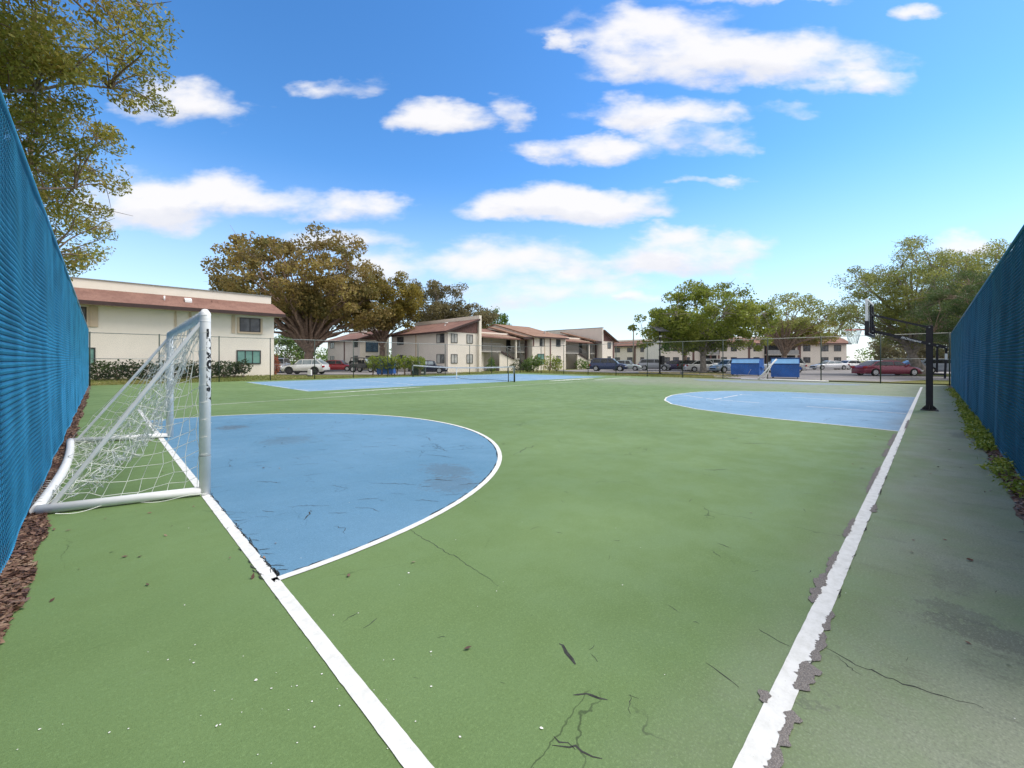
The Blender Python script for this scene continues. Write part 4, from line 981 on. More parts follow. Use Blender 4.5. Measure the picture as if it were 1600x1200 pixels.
def stair_bay(b, x0, x1):
    """open stair between two houses: balconies, flights, roof sloping to the front"""
    mb = MB(); mb.box(x0, x1 - 0.01, 3.2, 3.5, -0.2, 5.6); mb.box(x0 + 0.01, x0 + 2.2, 1.8, 3.19, -0.2, 2.58); mb.build('wall', M['cream'], b)
    mb = MB(); slab(mb, [(x0 + 0.02, 0.25, 4.78), (x1 - 0.72, 0.25, 4.62), (x1 - 0.5, 8.4, 6.55), (x0 + 0.02, 8.4, 6.75)], 0.16); rf = mb.build('roof', M['roof'], b)
    mb = MB(); slab(mb, [(x1 - 1.9, -0.15, 5.0), (x1 - 0.02, -0.15, 4.92), (x1 - 0.02, 7.9, 6.9), (x1 - 1.9, 7.9, 6.95)], 0.2); mb.build('upper_roof', M['roofb'], b)
    mb = MB(); mb.box(x1 - 1.92, x1 - 0.01, -0.21, -0.155, 4.62, 4.98); mb.build('fascia', M['fascia'], rf)
    mb = MB(); mb.add([(x0 + 1.3, 2.2, 5.32), (x0 + 1.45, 2.2, 5.32), (x0 + 7.2, 0.3, 4.86), (x0 + 7.05, 0.3, 4.86), (x0 + 1.3, 2.2, 5.22), (x0 + 1.45, 2.2, 5.22), (x0 + 7.2, 0.3, 4.76), (x0 + 7.05, 0.3, 4.76)], [(0, 1, 2, 3), (0, 4, 5, 1), (1, 5, 6, 2), (2, 6, 7, 3), (3, 7, 4, 0)]); mb.build('roof_flashing', M['trim'], rf)
    for (a, c) in ((x0 + 0.02, x0 + 4.6), (x1 - 2.6, x1 - 0.35)):
        mb = MB(); mb.box(a, c, 0.75, 3.19, 2.62, 2.82); bl = mb.build('balcony', M['conc'], b)
        mb = MB(); mb.bar((a, 0.8, 3.85), (c, 0.8, 3.85), 0.05); mb.bar((a, 0.8, 2.95), (c, 0.8, 2.95), 0.04)
        nb = int((c - a) / 0.14)
        for i in range(nb + 1): x = a + 0.03 + (c - a - 0.06) * i / nb; mb.bar((x, 0.8, 2.84), (x, 0.8, 3.84), 0.022)
        mb.build('railing', M['rail'], bl)
    # flight to the landing and flight to the ground
    xa, xb, xc = x0 + 4.65, x0 + 7.3, x0 + 8.5
    fl = MB()
    for i in range(6):
        x = xa + (xb - xa) * i / 6; z = 2.78 - i * 0.17; fl.box(x, x + 0.50, 0.85, 1.9, z - 0.10, z)
    fl.prism([(xa, 2.62), (xb, 1.62), (xb, 1.86), (xa, 2.86)], 'y', 0.78, 0.845); st = fl.build('stair_flight', M['fascia'], b)
    rl = MB(); rl.bar((xa, 0.8, 3.8), (xb, 0.8, 2.75), 0.05)
    for i in range(12): t = i / 11; x = xa + (xb - xa) * t; rl.bar((x, 0.8, 2.8 - 1.0 * t), (x, 0.8, 3.8 - 1.05 * t), 0.022)
    rl.build('railing', M['rail'], st)
    mb = MB(); mb.box(xb, xc, 0.75, 3.15, 1.60, 1.76); mb.build('landing', M['conc'], b)
    f2 = MB(); xe = x1 - 0.15
    for i in range(9):
        x = xc + (xe - xc) * i / 9; z = 1.60 - i * 0.17; f2.box(x, x + 0.22, 0.85, 1.9, z - 0.10, z)
    f2.prism([(xc, 1.5), (xe, 0.0), (xe, 0.22), (xc, 1.74)], 'y', 0.78, 0.845); st2 = f2.build('stair_flight', M['fascia'], b)
    rl = MB(); rl.bar((xc, 0.8, 2.7), (xe, 0.8, 1.15), 0.05)
    for i in range(9): t = i / 8; x = xc + (xe - xc) * t; rl.bar((x, 0.8, 1.7 - 1.55 * t), (x, 0.8, 2.7 - 1.55 * t), 0.022)
    rl.build('railing', M['rail'], st2)
    mb = MB(); mb.prism([(xa - 0.15, -0.1), (xc, -0.1), (xc, 1.58), (xb, 1.58), (xa - 0.15, 2.58)], 'y', 0.95, 1.1); mb.build('stair_wall', M['cream'], b)
    for (x, z0, z1, w, m_) in ((x0 + 7.45, 1.77, 4.7, 0.22, 'cream'), (x1 - 2.1, 2.83, 4.75, 0.09, 'rail'), (x1 - 0.62, -0.1, 4.75, 0.28, 'fascia')):
        mb = MB(); mb.box(x - w / 2, x + w / 2, 0.5, 0.74, z0, z1); mb.build('column', M[m_], b)
    mb = MB(); mb.box(x0 + 2.35, x0 + 3.2, 3.14, 3.19, 2.83, 4.75); mb.build('door', M['dark'], b)
    mb = MB(); mb.box(x1 - 2.3, x1 - 1.4, 3.14, 3.19, 2.83, 4.6); mb.build('door', M['dark'], b)
    win(b, (0, 3.2, 0), UX, NY, x0 + 0.6, x0 + 2.0, 3.6, 4.75, 'pane_dark', 1)
    win(b, (0, 1.8, 0), UX, NY, x0 + 0.3, x0 + 1.6, 0.6, 2.2, 'pane_pale', 1)
    mb = MB(); mb.cyl((x0 + 4.9, 3.12, 4.3), 0.13, 'y', 0.14, 10); mb.build('wall_lamp', M['white'], b)

# --- the row beyond the tennis court
b = empty('apartment_building', (30.9, 42.6, 0), 0, 'long row of cream two-storey apartments with open stairs and brown roofs beyond the tennis net', 'building')
end_house(b)
for (z0, z1) in ((3.70, 4.86), (1.10, 2.26)):
    win(b, o0, UX, NY, 0.45, 1.45, z0, z1, 'pane_pale', 1); win(b, o0, UX, NY, 2.95, 3.97, z0, z1, 'pane_pale', 1)
    win(b, o0, UY, NX, 0.75, 2.45, z0, z1, 'pane_pale', 1, pane2='pane_dark'); win(b, o0, UY, NX, 10.7, 12.5, z0, z1, 'pane_dark', 1)
mb = MB(); obox(mb, o0, UY, NX, 7.3, 7.55, 0, 4.95, 0.002, 0.04); mb.build('downspout', M['trim'], b)
mb = MB(); obox(mb, o0, UX, NY, -0.04, 0.12, 0, 5.0, 0.002, 0.05); mb.build('corner_trim', M['cream'], b)
stair_bay(b, 5.2, 15.45)
def mid_house(b, x0, x1):
    mb = MB(); mb.prism([(0, -0.2), (17, -0.2), (17, 5.12), (8.4, 7.30), (0, 5.12)], 'x', x0, x1); mb.build('wall', M['pale'], b)
    mb = MB(); slab(mb, [(x0 - 0.12, -0.6, 5.13), (x1 + 0.1, -0.6, 5.13), (x1 + 0.1, 8.4, 7.50), (x0 - 0.12, 8.4, 7.50)], 0.15); slab(mb, [(x0 - 0.12, 8.41, 7.50), (x1 + 0.1, 8.41, 7.50), (x1 + 0.1, 17.6, 5.1), (x0 - 0.12, 17.6, 5.1)], 0.15); rf = mb.build('roof', M['roofb'], b)
    mb = MB(); mb.box(x0 - 0.1, x1 + 0.08, -0.66, -0.605, 4.92, 5.12); mb.build('fascia', M['fascia'], rf)
    mb = MB(); mb.box(x0 + 0.02, x1 - 0.02, -0.06, -0.003, -0.1, 5.0); mb.build('front_wall', M['cream'], b)
    o = (x0, -0.06, 0)
    win(b, o, UX, NY, 1.7, 2.8, 3.7, 4.86, 'pane_pale', 1, pane2='pane_dark'); win(b, o, UX, NY, 5.65, 6.75, 3.72, 4.86, 'pane_dark', 1); win(b, o, UX, NY, 5.65, 6.75, 1.0, 2.2, 'pane_pale', 1); win(b, o, UX, NY, 1.2, 2.7, 0.9, 2.5, 'pane_teal', 1)
    for (a, c, z) in ((0.12, 0.36, 3.65), (4.1, 4.32, 0.0), (2.78, 2.95, 0.0)):
        mb = MB(); obox(mb, o, UX, NY, a, c, z, 4.9, 0.002, 0.07 if a != 2.78 else 0.03); mb.build('downspout', M['siding'] if a != 2.78 else M['trim'], b)
    pipe(rf, (x0 + 5.5, 2.2, 5.8), 0.3, 0.1, True)
mid_house(b, 15.5, 23.7)
stair_bay(b, 23.75, 34.05)
# the last house of the row: tall parapet wall towards us, roof falling away
mb = MB(); mb.prism([(34.5, -0.2), (38.6, -0.2), (38.6, 5.1), (34.5, 6.9)], 'y', 0.0, 13.5); mb.build('wall', M['cream'], b)
mb = MB(); mb.prism([(-0.3, -0.2), (15, -0.2), (15, 7.5), (-0.3, 7.42)], 'x', 34.1, 34.49); mb.build('parapet', M['pale'], b)
mb = MB(); mb.prism([(-0.34, 7.425), (15.04, 7.505), (15.04, 7.60), (-0.34, 7.52)], 'x', 34.06, 34.53); mb.build('coping', M['rail'], b)
mb = MB(); slab(mb, [(34.5, -0.55, 7.1), (39.3, -0.55, 5.05), (39.3, 14, 5.05), (34.5, 14, 7.1)], 0.12); rf = mb.build('roof', M['roof'], b)
mb = MB(); mb.add([(34.5, -.6, 7.12), (39.3, -.6, 5.07), (39.3, -.6, 4.80), (34.5, -.6, 6.85), (34.5, -.553, 7.12), (39.3, -.553, 5.07), (39.3, -.553, 4.80), (34.5, -.553, 6.85)], [(0, 1, 2, 3), (4, 5, 6, 7), (0, 1, 5, 4), (1, 2, 6, 5), (2, 3, 7, 6), (3, 0, 4, 7)]); mb.build('fascia', M['fascia'], rf)
mb = MB(); mb.prism([(34.52, 5.06), (38.5, 5.06), (34.52, 6.8)], 'y', -0.06, -0.002); mb.build('gable_siding', M['siding'], b)
for (z0, z1) in ((3.7, 4.85), (1.1, 2.25)): win(b, o0, UX, NY, 36.3, 37.4, z0, z1, 'pane_dark', 1)
mb = MB(); obox(mb, o0, UX, NY, 38.1, 38.55, -0.1, 5.0, 0.002, 0.08); mb.build('downspout', M['siding'], b)

# --- second house of the same kind, further back between the big trees
b = empty('apartment_building', (31.5, 68.7, 0), 0, 'shaded cream house behind the parked red car, with a large blue upstairs window', 'building')
end_house(b)
win(b, o0, UX, NY, 1.0, 3.3, 2.95, 4.86, 'pane_blue', 1); win(b, o0, UX, NY, 1.0, 3.4, 0.2, 2.26, 'pane_dark', 1)
for (z0, z1) in ((3.76, 4.92), (1.10, 2.30)):
    win(b, o0, UY, NX, 0.8, 2.6, z0, z1, 'pane_dark', 1); win(b, o0, UY, NX, 11.0, 12.8, z0, z1, 'pane_dark', 1)
mb = MB(); obox(mb, o0, UY, NX, 6.2, 6.5, 0, 4.95, 0.002, 0.10); mb.build('downspout', M['siding'], b)

# --- generic far block: front along local X, facing local -Y
def far_block(loc, rz, W_, D_, label, wins, panels, roofm='roof', balc=()):
    b = empty('apartment_building', (*loc, 0), rz, label, 'building')
    mb = MB(); mb.box(0, W_, 0, D_, -0.3, 5.6); mb.build('wall', M['cream'], b)
    mb = MB(); mb.prism([(-0.9, 5.28), (1.6, 6.5), (1.6, 6.38), (-0.9, 5.12)], 'x', -0.4, W_ + 0.4); rf = mb.build('roof', M[roofm], b)
    mb = MB(); mb.box(-0.4, W_ + 0.4, -0.96, -0.903, 4.98, 5.26); mb.build('fascia', M['fascia'], rf)
    mb = MB(); mb.box(0, W_, 1.61, 2.0, 5.61, 6.9); mb.build('parapet', M['cream'], b)
    for (a, c, z0, z1, pn) in wins: win(b, o0, UX, NY, a, c, z0, z1, pn, 1, 0.08)
    for (a, c, z0, z1, mt) in panels:
        mb = MB(); obox(mb, o0, UX, NY, a, c, z0, z1, 0.003, 0.12); mb.build('wall_panel', M[mt], b)
    for (a, c) in balc:
        mb = MB(); obox(mb, o0, UX, NY, a, c, 0.0, 5.0, 0.003, 0.04); mb.build('recess_shade', M['dark'], b)  # flat dark panel painting in the shade of a sunk balcony bay
        for zz in (2.6,):
            mb = MB(); obox(mb, o0, UX, NY, a - 0.1, c + 0.1, zz, zz + 0.25, 0.05, 1.3); bl = mb.build('balcony', M['conc'], b)
            mb = MB(); obox(mb, o0, UX, NY, a, c, zz + 0.26, zz + 1.15, 1.2, 1.26); mb.build('railing', M['rail'], bl)
        mb = MB()
        for x in (a, (a + c) / 2, c): obox(mb, o0, UX, NY, x - 0.15, x + 0.15, -0.1, 5.0, 1.0, 1.19)
        mb.build('column', M['siding'], b)
    return b
ws = []
for x in (1.0, 4.6, 8.3):
    for (z0, z1) in ((3.6, 4.8), (1.0, 2.3)): ws.append((x, x + 1.5, z0, z1, 'pane_dark'))
far_block((97, 60.2), R(-90), 10.4, 12, 'small distant cream apartment block to the left of the solar lamp post', ws, [(6.6, 7.0, 0, 5, 'siding')])
# long block facing us behind the right-hand car park
ws = []
for x in (0.6, 2.6, 5.0, 13.2, 15.4, 20.4, 31.4, 35.4, 38.2):
    for (z0, z1) in ((3.5, 4.85), (0.95, 2.2)): ws.append((x, x + 1.55 if x > 30 else x + 1.3, z0, z1, 'pane_dark'))
D = 92; ang = R(45.3 - 90)
def fwd(D, L): return (D * cos(R(45.3)) + L * sin(R(45.3)), D * sin(R(45.3)) - L * cos(R(45.3)))
far_block(fwd(92, 33.0), ang, 41.0, 12, 'long cream apartment block behind the dumpsters and the right-hand car park', ws,
          [(6.9, 7.3, 0, 5, 'siding'), (30.4, 30.8, 0, 5.0, 'siding'), (19.2, 19.6, 0, 5, 'siding')], balc=((8.6, 12.2), (22.8, 29.6)))
# ------------------------------------------------------------------ cars
def car(label, color, loc, heading, kind='sedan', L=4.7, H=1.45, Wd=1.80, glass='glass', rims='rim', cladding=False, group='parked cars', z=0.012, name='parked_car', fresh=[0]):
    root = empty(name, (*loc, z), heading, label, 'car', group)
    fresh[0] += 1
    paint = m_car('car_paint_%d' % fresh[0], color)
    hl = L / 2; wr = 0.33 if kind in ('sedan', 'coupe') else 0.37
    xf, xr = hl - 0.88, -hl + 0.92; gc = 0.17 if kind in ('sedan', 'coupe') else 0.23
    if kind == 'sedan':
        belt = 0.92; prof = [(-hl, 0.62), (-hl + 0.06, 0.86), (-hl + 0.25, 0.94), (-hl + 0.85, 0.98), (0, 0.95), (hl - 1.45, 0.93), (hl - 0.7, 0.83), (hl - 0.2, 0.70), (hl, 0.52)]
        gh = [(-hl + 0.55, 0.96), (-hl + 1.35, H - 0.05), (-hl + 1.9, H), (0.35, H - 0.01), (0.65, H - 0.06), (hl - 1.3, 0.93)]
    elif kind == 'coupe':
        belt = 0.90; prof = [(-hl, 0.62), (-hl + 0.08, 0.88), (-hl + 0.3, 0.95), (-hl + 0.9, 0.97), (0, 0.92), (hl - 1.5, 0.90), (hl - 0.7, 0.80), (hl - 0.2, 0.66), (hl, 0.50)]
        gh = [(-hl + 0.75, 0.96), (-hl + 1.55, H - 0.05), (-hl + 2.0, H), (0.1, H - 0.01), (0.4, H - 0.06), (hl - 1.5, 0.91)]
    elif kind == 'suv':
        belt = 1.08; prof = [(-hl, 0.70), (-hl + 0.05, 0.98), (-hl + 0.2, 1.08), (-hl + 0.8, 1.10), (0, 1.08), (hl - 1.25, 1.06), (hl - 0.6, 1.00), (hl - 0.15, 0.88), (hl, 0.62)]
        gh = [(-hl + 0.10, 1.08), (-hl + 0.50, H - 0.07), (-hl + 0.85, H), (0.3, H - 0.01), (0.62, H - 0.06), (hl - 1.15, 1.06)]
    elif kind == 'cross':
        belt = 1.0; prof = [(-hl, 0.72), (-hl + 0.05, 0.95), (-hl + 0.2, 1.06), (-hl + 0.8, 1.08), (0, 1.02), (hl - 1.3, 0.98), (hl - 0.6, 0.92), (hl - 0.15, 0.80), (hl, 0.60)]
        gh = [(-hl + 0.15, 1.06), (-hl + 0.75, H - 0.08), (-hl + 1.1, H), (0.1, H - 0.01), (0.4, H - 0.06), (hl - 1.25, 0.98)]
    px, pz = zip(*prof)
    xs = sorted(set(np.round(np.concatenate([np.linspace(-hl, hl, 48), [xf - wr - 0.06, xf + wr + 0.06, xr - wr - 0.06, xr + wr + 0.06]]), 3)))
    V = []; F = []; R_ = wr + 0.055; m = 9
    for x in xs:
        zt = np.interp(x, px, pz); ef = (abs(x) / hl) ** 6; w = Wd / 2 * (1 - 0.16 * ef - 0.02 * (abs(x) / hl) ** 2)
        zb = gc + 0.10 * ef
        for xw in (xf, xr):
            dd = R_ ** 2 - (x - xw) ** 2
            if dd > 0: zb = max(zb, wr + math.sqrt(dd) * 0.98)
        zm = min(0.62, zt - 0.12); zb = min(zb, zt - 0.10); zs = max(zb + 0.02, zm)
        zs = min(zs, zt - 0.05); sh = zt - 0.045
        sec = [(w * 0.95, zb), (w * 1.0, (zb + zs) / 2), (w, zs), (w * 0.975, sh), (w * 0.90, zt - 0.005)]
        row = [(x, -y_, z_) for (y_, z_) in sec] + [(x, y_, z_) for (y_, z_) in sec[::-1]]
        row = row[:5] + [(x, 0, zt + 0.012)] + row[5:]
        V += row
    k = 11
    for i in range(len(xs) - 1):
        for q in range(k - 1): F.append((i * k + q, i * k + q + 1, (i + 1) * k + q + 1, (i + 1) * k + q))
        F.append((i * k + k - 1, i * k, (i + 1) * k, (i + 1) * k + k - 1))
    F.append(tuple(range(k))[::-1]); F.append(tuple((len(xs) - 1) * k + q for q in range(k)))
    mb = MB(); mb.add(V, F, True)
    # greenhouse
    gw0, gw1 = Wd / 2 * 0.93, Wd / 2 * 0.70
    zlo = min(g[1] for g in gh) ; V = []; F = []
    def gwid(z): t = np.clip((z - 0.92) / (H - 0.92), 0, 1); return gw0 + (gw1 - gw0) * t
    up = [g for g in gh]; n = len(up)
    for (x, zz) in up: V += [(x, -gwid(zz), zz), (x, gwid(zz), zz), (x, -gwid(zlo) , zlo - 0.1), (x, gwid(zlo), zlo - 0.1)]
    for i in range(n - 1):
        a, c = 4 * i, 4 * i + 4
        F += [(a, c, c + 1, a + 1), (a, a + 2, c + 2, c), (a + 1, c + 1, c + 3, a + 3)]
    mb.add(V, F, False)
    body = mb.build('body', paint, root)
    # glass: windscreen, rear window, side windows
    def gp(x, z, s, off=0.010): return (x, s * (gwid(z) + off), z)
    e = 0.012
    (xa, za), (xb, zb2) = gh[-1], gh[-2]
    def quad_x(p0, p1, inset, nm, sgn):
        (x0, z0), (x1, z1) = p0, p1; t0, t1 = 0.07, 0.93
        A_ = (x0 + (x1 - x0) * t0, z0 + (z1 - z0) * t0); B_ = (x0 + (x1 - x0) * t1, z0 + (z1 - z0) * t1)
        mbq = MB(); ww0, ww1 = gwid(A_[1]) - inset, gwid(B_[1]) - inset
        mbq.add([(A_[0] + sgn * e, -ww0, A_[1] + e), (A_[0] + sgn * e, ww0, A_[1] + e), (B_[0] + sgn * e, ww1, B_[1] + e), (B_[0] + sgn * e, -ww1, B_[1] + e)], [(0, 1, 2, 3)])
        return mbq.build(nm, M[glass], root)
    quad_x(gh[-1], gh[-2], 0.07, 'windscreen', 1); quad_x(gh[0], gh[1], 0.10, 'rear_window', -1)
    zt_ = H - 0.10; zb_ = belt + 0.07
    def xat(z, front):
        pts = gh[::-1] if front else gh
        (x0, z0), (x1, z1) = pts[0], pts[1]; t = (z - z0) / (z1 - z0); return x0 + (x1 - x0) * np.clip(t, 0, 1)
    xf0, xf1 = xat(zb_, True) - 0.16, xat(zt_, True) - 0.10; xr0, xr1 = xat(zb_, False) + 0.16, xat(zt_, False) + 0.12
    mid = 0.02 if kind != 'coupe' else -0.35
    for s in (-1, 1):
        panes = [(mid + 0.04, xf0, mid + 0.04, xf1), (xr0, mid - 0.04, xr1, mid - 0.04)] if kind not in ('suv', 'cross') else [(mid + 0.04, xf0, mid + 0.04, xf1), (mid - 0.95, mid - 0.04, mid - 0.95, mid - 0.04), (xr0, mid - 1.03, xr1, mid - 1.03)]
        for (b0_, b1_, t0_, t1_) in panes:
            mq = MB(); mq.add([gp(b0_, zb_, s), gp(b1_, zb_, s), gp(t1_, zt_, s), gp(t0_, zt_, s)], [(0, 1, 2, 3)]); mq.build('side_window', M[glass], root)
        mq = MB(); mq.box(xf0 - 0.02, xf0 + 0.14, min(s * (Wd / 2 - 0.02), s * (Wd / 2 + 0.16)), max(s * (Wd / 2 - 0.02), s * (Wd / 2 + 0.16)), belt + 0.02, belt + 0.17); mq.build('mirror', paint if not cladding else M['plastic'], root, 0.03)
        yy = Wd / 2 * 0.78
        mq = MB(); mq.box(hl - 0.24, hl - 0.03, s * yy - 0.20, s * yy + 0.16, np.interp(hl - 0.1, px, pz) - 0.20, np.interp(hl - 0.1, px, pz) - 0.05); mq.build('headlight', M['lampw'], root, 0.03)
        mq = MB(); mq.box(-hl - 0.01, -hl + 0.16, s * yy - 0.18, s * yy + 0.16, 0.72, 0.92); mq.build('tail_light', M['lampr'], root, 0.03)
    mq = MB(); mq.box(hl - 0.06, hl + 0.015, -Wd * 0.30, Wd * 0.30, 0.36, 0.56); mq.build('grille', M['plastic'], root, 0.02)
    for (bx0, bx1, bz1) in ((hl - 0.20, hl + 0.03, gc + 0.16), (-hl - 0.03, -hl + 0.2, gc + 0.2)):
        mq = MB(); mq.box(bx0, bx1, -Wd * 0.40, Wd * 0.40, gc + 0.04, bz1); mq.build('bumper', M['plastic'] if cladding or kind == 'suv' else paint, root, 0.03)
    mq = MB(); mq.box(-hl + 0.3, hl - 0.3, -Wd / 2 + 0.14, Wd / 2 - 0.14, gc + 0.02, 0.62); mq.build('underbody', M['plastic'], root)
    if cladding:
        mq = MB()
        for s in (-1, 1):
            mq.box(xr + wr, xf - wr, s * (Wd / 2 + 0.005) - 0.02, s * (Wd / 2 + 0.005) + 0.02, gc - 0.02, gc + 0.14)
            for xw in (xf, xr):
                mq.tube([(xw + (wr + 0.06) * cos(t), s * (Wd / 2 - 0.01), wr + (wr + 0.06) * sin(t)) for t in np.linspace(-0.15, pi + 0.15, 14)], 0.045, 6)
        mq.build('cladding', M['plastic'], root)
    mqs = None
    for (xw, s) in ((xf, -1), (xf, 1), (xr, -1), (xr, 1)):
        if mqs is None:
            mq = MB(); mq.cyl((0, 0, 0), wr, 'y', 0.21, 22); w0 = mq.build('wheel', M['tyre'], root, 0.025)
            mq = MB()
            for sd in (-1, 1):
                mq.cyl((0, sd * 0.104, 0), wr * 0.66, 'y', 0.014, 18); 
            mqr = mq.build('rim', M[rims], w0)
            mq = MB()
            for sd in (-1, 1):
                for q in range(5):
                    a = 2 * pi * q / 5 + 0.3; mq.bar((wr * 0.26 * cos(a), sd * 0.1135, wr * 0.26 * sin(a)), (wr * 0.52 * cos(a), sd * 0.1135, wr * 0.52 * sin(a)), wr * 0.20, 0.004)
            mq.build('rim_gap', M['tyre'], mqr); mqs = w0; o = w0
        else: o = copy_tree(mqs, root)
        o.location = (xw, s * (Wd / 2 - 0.115), wr)
    return root
def jeep(loc, heading):
    root = empty('parked_jeep', (*loc, 0.012), heading, 'open dark grey off-road jeep with a spare wheel, behind the yellow-green hedge', 'jeep', 'parked cars')
    paint = m_car('jeep_paint', (0.035, 0.037, 0.038), 0.1)
    mb = MB(); mb.box(-1.75, 0.55, -0.74, 0.74, 0.50, 1.08); mb.prism([(0.55, 0.52), (1.85, 0.56), (1.85, 0.98), (0.55, 1.06)], 'y', -0.62, 0.62); body = mb.build('body', paint, root, 0.04)
    mb = MB()
    for s in (-1, 1):
        for xw in (1.25, -1.15): mb.prism([(xw - 0.50, 0.62), (xw - 0.36, 0.82), (xw + 0.36, 0.82), (xw + 0.52, 0.58), (xw + 0.52, 0.63), (xw + 0.38, 0.87), (xw - 0.38, 0.87), (xw - 0.53, 0.66)], 'y', min(s * 0.60, s * 0.86), max(s * 0.60, s * 0.86))
    mb.build('fender', M['plastic'], root)
    mb = MB()
    for s in (-1, 1):
        mb.tube([(0.60, s * 0.66, 1.05), (0.28, s * 0.60, 1.74), (-1.55, s * 0.60, 1.76), (-1.70, s * 0.66, 1.05)], 0.045, 8); mb.tube([(-0.55, s * 0.62, 1.05), (-0.55, s * 0.60, 1.75)], 0.04, 8)
    for x in (0.28, -0.55, -1.55): mb.tube([(x, -0.6, 1.75), (x, 0.6, 1.75)], 0.04, 8)
    mb.build('roll_cage', M['black'], root)
    mb = MB(); mb.prism([(0.62, 1.10), (0.34, 1.66), (0.31, 1.66), (0.59, 1.10)], 'y', -0.58, 0.58); mb.build('windscreen', M['glass_pale'], root)
    mb = MB(); mb.prism([(0.25, 1.78), (-1.6, 1.80), (-1.6, 1.84), (0.25, 1.82)], 'y', -0.62, 0.62); mb.build('soft_top', M['wood'], root)
    mb = MB()
    for s in (-0.35, 0.35): mb.box(-0.45, -0.05, s - 0.22, s + 0.22, 0.9, 1.02); mb.box(-0.55, -0.42, s - 0.22, s + 0.22, 0.9, 1.5)
    mb.build('seats', M['plastic'], root)
    def wheel(nm, loc_, rot=0):
        mq = MB(); mq.cyl((0, 0, 0), 0.38, 'y', 0.24, 20); w = mq.build(nm, M['tyre'], root, 0.03); mq = MB(); mq.cyl((0, 0.115, 0), 0.22, 'y', 0.02, 16); mq.cyl((0, -0.115, 0), 0.22, 'y', 0.02, 16); mq.build('rim', M['rim'], w); w.location = loc_; w.rotation_euler = (0, 0, rot)
    for xw in (1.25, -1.15):
        for s in (-1, 1): wheel('wheel', (xw, s * 0.74, 0.38))
    wheel('spare_wheel', (-1.90, 0.0, 1.05), R(90))
    mb = MB()
    for s in (-1, 1): mb.cyl((1.86, s * 0.42, 0.82), 0.10, 'x', 0.05, 14)
    mb.build('headlight', M['lampw'], root)
HR = 45.3 - 90            # heading of the camera's right-hand side
car('white crossover with dark wheels parked behind the far fence, beside the cream house', (0.72, 0.74, 0.74), (15.46, 46.6), R(HR + 180), 'cross', 4.45, 1.58, 1.80, 'glass_pale', 'rimdark', True)
car('silver minivan, mostly hidden between the cream house and the white crossover', (0.42, 0.43, 0.46), (15.0, 54.4), R(-118), 'suv', 4.8, 1.75, 1.9, 'glass')
car('red car parked in front of the shaded house', (0.42, 0.012, 0.025), (23.2, 57.6), R(HR + 4), 'sedan', 4.9, 1.5, 1.85, 'glass')
jeep((23.2, 49.2), R(HR - 12))
car('dark navy sedan with white hubcaps parked behind the green utility box', (0.010, 0.012, 0.040), (26.5, 40.3), R(HR + 6), 'sedan', 4.3, 1.46, 1.8, 'glass_pale')
car('navy blue sport utility vehicle, leftmost in the middle row of parked cars', (0.012, 0.030, 0.10), (49.5, 31.2), R(HR - 22), 'suv', 5.0, 1.78, 1.95, 'glass')
car('pale silver-green car just right of the navy sport utility vehicle', (0.45, 0.52, 0.52), (54.0, 31.2), R(HR - 24), 'sedan', 4.6, 1.52, 1.8, 'glass')
car('grey sport utility vehicle between the pale car and the dark purple one', (0.30, 0.32, 0.36), (57.0, 28.3), R(HR - 22), 'suv', 4.5, 1.68, 1.85, 'glass')
car('dark purple-blue sedan just left of the solar lamp post', (0.020, 0.012, 0.075), (58.2, 25.3), R(HR - 30), 'sedan', 4.5, 1.5, 1.8, 'glass')
car('black compact car half hidden behind the solar lamp post', (0.02, 0.022, 0.025), (57.0, 22.6), R(HR - 28), 'cross', 4.2, 1.5, 1.78, 'glass')
car('white sedan just right of the solar lamp post', (0.74, 0.75, 0.76), (55.2, 20.7), R(HR - 8), 'sedan', 4.6, 1.5, 1.82, 'glass')
car('white sport utility vehicle between the white sedan and the tree trunk', (0.70, 0.72, 0.74), (60.2, 20.5), R(HR - 12), 'suv', 4.6, 1.68, 1.86, 'glass')
car('white car furthest back beside the green tree trunk', (0.68, 0.70, 0.73), (66.5, 21.6), R(HR - 14), 'suv', 4.5, 1.62, 1.85, 'glass')
car('light blue hatchback parked just left of the dumpsters', (0.36, 0.46, 0.60), (53.2, 17.0), R(HR + 180 + 8), 'cross', 4.3, 1.56, 1.8, 'glass')
car('white pickup-sized vehicle seen between the two dumpsters', (0.55, 0.57, 0.58), (58.5, 12.8), R(HR + 170), 'suv', 4.7, 1.8, 1.9, 'glass')
car('white low sedan parked side-on in front of the cream block on the right', (0.70, 0.71, 0.74), (82.6, 11.6), R(HR + 180), 'coupe', 5.2, 1.42, 1.85, 'glass_pale')
car('white car parked just behind the white low sedan', (0.68, 0.69, 0.72), (86.5, 9.2), R(HR + 10), 'sedan', 4.9, 1.5, 1.85, 'glass')
car('maroon sedan parked side-on behind the far fence, left of the basketball post', (0.20, 0.018, 0.050), (53.3, 3.1), R(HR), 'sedan', 5.4, 1.45, 1.85, 'glass')
car('grey car behind the bonnet of the maroon sedan', (0.40, 0.42, 0.43), (84.0, 1.6), R(HR - 20), 'sedan', 4.6, 1.5, 1.8, 'glass')
car('silver-blue car partly hidden behind the far end of the dark blue fence', (0.35, 0.40, 0.50), (66.0, -1.2), R(HR - 40), 'suv', 4.6, 1.62, 1.85, 'glass')
car('black car behind the basketball height adjuster', (0.03, 0.03, 0.035), (76.0, 0.9), R(HR + 8), 'sedan', 4.8, 1.48, 1.8, 'glass')

